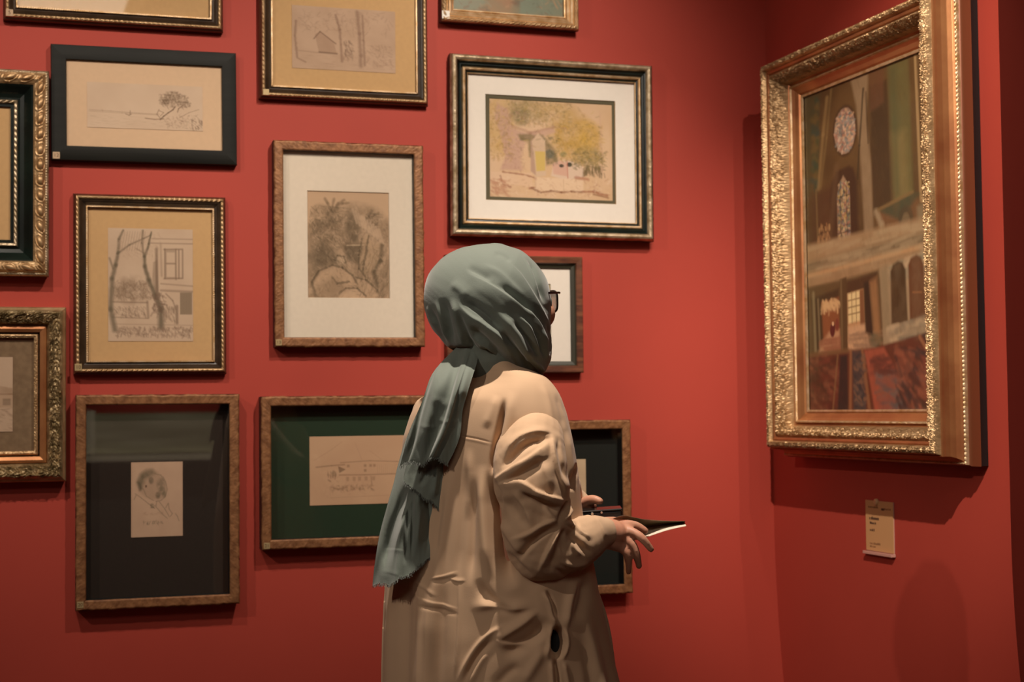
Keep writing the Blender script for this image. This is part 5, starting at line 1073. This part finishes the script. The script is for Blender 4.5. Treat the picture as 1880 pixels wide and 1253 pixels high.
        link('temple_arm', tube([hp(90, s * 66, 26), hp(84, s * 72, 26), hp(40, s * 77, 24), hp(0, s * 79, 20), hp(-15, s * 78, 8)], .0022), blk, g)
    link('bridge', tube([hp(96, -11, 14), hp(99, 0, 18), hp(96, 11, 14)], .002), blk, g)
    # trousers and shoes below the frame
    tp = []
    for h in (HIPR, HIPL):
        kn = np.array([h[0], h[1], ZF + .47]); an = np.array([h[0], h[1], ZF + .12])
        tp += [capsule(h + ZUP * .0, .088, kn, .080), capsule(kn, .085, an, .075)]
    mid = (HIPR + HIPL) / 2; tp += [capsule(HIPL + ZUP * .04, .092, HIPR * .7 + HIPL * .3 + ZUP * .04, .092), capsule(mid + ZUP * .0, .10, mid + ZUP * .12, .10)]
    # thigh side showing through the slit of the shirt
    SP_ = unfig(coords(sh.data)); near = SP_[(abs(SP_[:, 0] - 1052) < 8) & (abs(SP_[:, 1] - 1180) < 25) & (SP_[:, 2] > 0)]; w0 = near[:, 2].max() if len(near) else 120
    tp += chain([(1026, 1150, w0 - 46, 15), (1026, 1200, w0 - 40, 21), (1026, 1300, w0 - 48, 22), (1026, 1360, w0 - 50, 22)], 6)
    link('trousers', fuse(tp, .006, 6), TROUS, body)
    for h in (HIPR, HIPL):
        an = np.array([h[0], h[1], ZF + .06]); sp = [capsule(an - FACE * .035 - ZUP * .018, .040, an + FACE * .17 - ZUP * .026, .033), capsule(an + ZUP * .02, .042, an - ZUP * .0, .045)]
        o = link('shoe', fuse(sp, .004, 6), mat('dark leather shoe', (.02, .015, .012), .4), body)
    return body
PERSON = person()

# ------------------------------------------------------------------ leaflet and camera held in her hands
def leaflet():
    n, m = 40, 22
    N1 = spline([(1120, 955, 56), (1143, 947, 54), (1165, 950.5, 52), (1184, 954, 50), (1220, 956.5, 46), (1258, 957, 42)], n)
    SP = spline([(1124, 965, 0), (1146, 968, -2), (1166, 971, -4), (1190, 969, -5), (1222, 964, -6), (1257, 960.5, -6)], n)
    N2 = spline([(1150, 996, 40), (1162, 993, 44), (1174, 990, 50), (1190, 985.5, 58), (1225, 974, 76), (1260, 966, 88)], n)
    def sheet(A, B, nm, m_, parent, th=.5):
        u = np.linspace(0, 1, m)[:, None, None]; G = A[None] * (1 - u) + B[None] * u; G = G.reshape(-1, 3)
        F1 = fig(G); F2 = fig(G + np.array([0, th, 0])); k = len(F1)
        rim = np.array([i for i in range(n)] + [i * n + n - 1 for i in range(1, m)] + [(m - 1) * n + i for i in range(n - 2, -1, -1)] + [i * n for i in range(m - 2, 0, -1)]); r2 = np.roll(rim, -1)
        return link(nm, fastmesh(np.vstack([F1, F2]), np.vstack([gridfaces(m, n), gridfaces(m, n, off=k, flip=True), np.stack([rim, rim + k, r2 + k, r2], 1)])), m_, parent)
    root = empty('leaflet', Matrix.Identity(4)); tag(root, 'folded paper leaflet held open in the right hand of the person', 'leaflet')
    sheet(N1, SP, 'printed_leaf', mat('brown printed leaflet paper', (.26, .15, .085), .5, nscale=30, col2=(.14, .12, .06)), root)
    sheet(N2, SP, 'white_leaf', mat('white leaflet paper', (.78, .68, .54), .6), root)
leaflet()
def photo_camera():
    c = fig([(1094, 944, 8)])[0]; q = math.radians(-4)
    X = RT * math.cos(q) - UP * math.sin(q); Z = UP * math.cos(q) + RT * math.sin(q); Y = np.cross(Z, X)
    M = Matrix(((X[0], Y[0], Z[0], c[0]), (X[1], Y[1], Z[1], c[1]), (X[2], Y[2], Z[2], c[2]), (0, 0, 0, 1)))
    root = empty('camera', M); tag(root, 'compact black photo camera held in the left hand behind the leaflet', 'camera')
    bl = mat('black camera body', (.010, .012, .013), .35, bump=.3, bscale=700); gl = mat('black camera top plate', (.014, .013, .012), .16); st = mat('steel dial', (.55, .52, .48), .25, .9)
    o = link('camera_body', boxes([(-.050, .050, -.022, .030, -.016, .006)]), bl, root); addbevel(o, .004, 3)
    o = link('top_plate', boxes([(-.051, .050, -.023, .031, .006, .0095)]), gl, root); addbevel(o, .0012, 2)
    def cyl(x, y, z, r, h, ax, nm, m_, n=28):
        V = []
        for (rr, t) in ((.0001, 0), (r * .92, 0), (r, h * .12), (r, h * .9), (r * .9, h), (.0001, h)):
            for k in range(n):
                a = 2 * math.pi * k / n; p = (rr * math.cos(a), rr * math.sin(a), t) if ax == 'z' else (rr * math.cos(a), -t, rr * math.sin(a)); V.append((p[0] + x, p[1] + y, p[2] + z))
        me = fastmesh(np.array(V), gridfaces(6, n, wrapm=True)); me.set_sharp_from_angle(angle=.6); return link(nm, me, m_, root)
    cyl(-.008, -.023, .003, .0028, .003, 'y', 'dial', st); cyl(.010, -.023, .0045, .0022, .003, 'y', 'button', st); cyl(-.030, -.023, -.006, .004, .003, 'y', 'button', bl); cyl(.003, -.023, -.003, .0035, .002, 'y', 'button', bl); cyl(0, .004, -.040, .024, .026, 'z', 'lens_barrel', bl)
    link('info_plate', boxes([(.006, .022, -.0228, -.0215, -.0155, -.0115)]), mat('grey plate', (.35, .30, .25), .5), root)
photo_camera()

# ------------------------------------------------------------------ made-up counter, added behind the camera for its reflection in the picture glass
def counter():
    root = empty('added_counter', Matrix.Translation((1.30, -7.3, ZF)))
    tag(root, 'pale green counter added at the far end for its reflection in the picture glass', 'counter')
    pale = mat('pale sage laminate', (0.50, 0.50, 0.34), 0.6, nscale=3, col2=(0.30, 0.30, 0.18), stretch=(0.6, 1, 7))
    link('front_panel', boxes([(-0.80, 0.55, 0.14, 0.20, 1.02, 1.30)]), pale, root)
    link('ledge', boxes([(-0.85, 0.55, 0.10, 0.26, 0.97, 1.01)]), mat('cream laminate', (0.78, 0.74, 0.55), 0.5), root)
    link('cabinet', boxes([(-0.80, 0.55, -0.18, 0.139, 0.0, 1.30)]), mat('dark counter base', (0.03, 0.03, 0.025), 0.6), root)
    link('side_post', boxes([(-0.72, -0.66, 0.201, 0.23, 1.02, 1.32)]), mat('cream laminate', (0.78, 0.74, 0.55), 0.5), root)
counter()
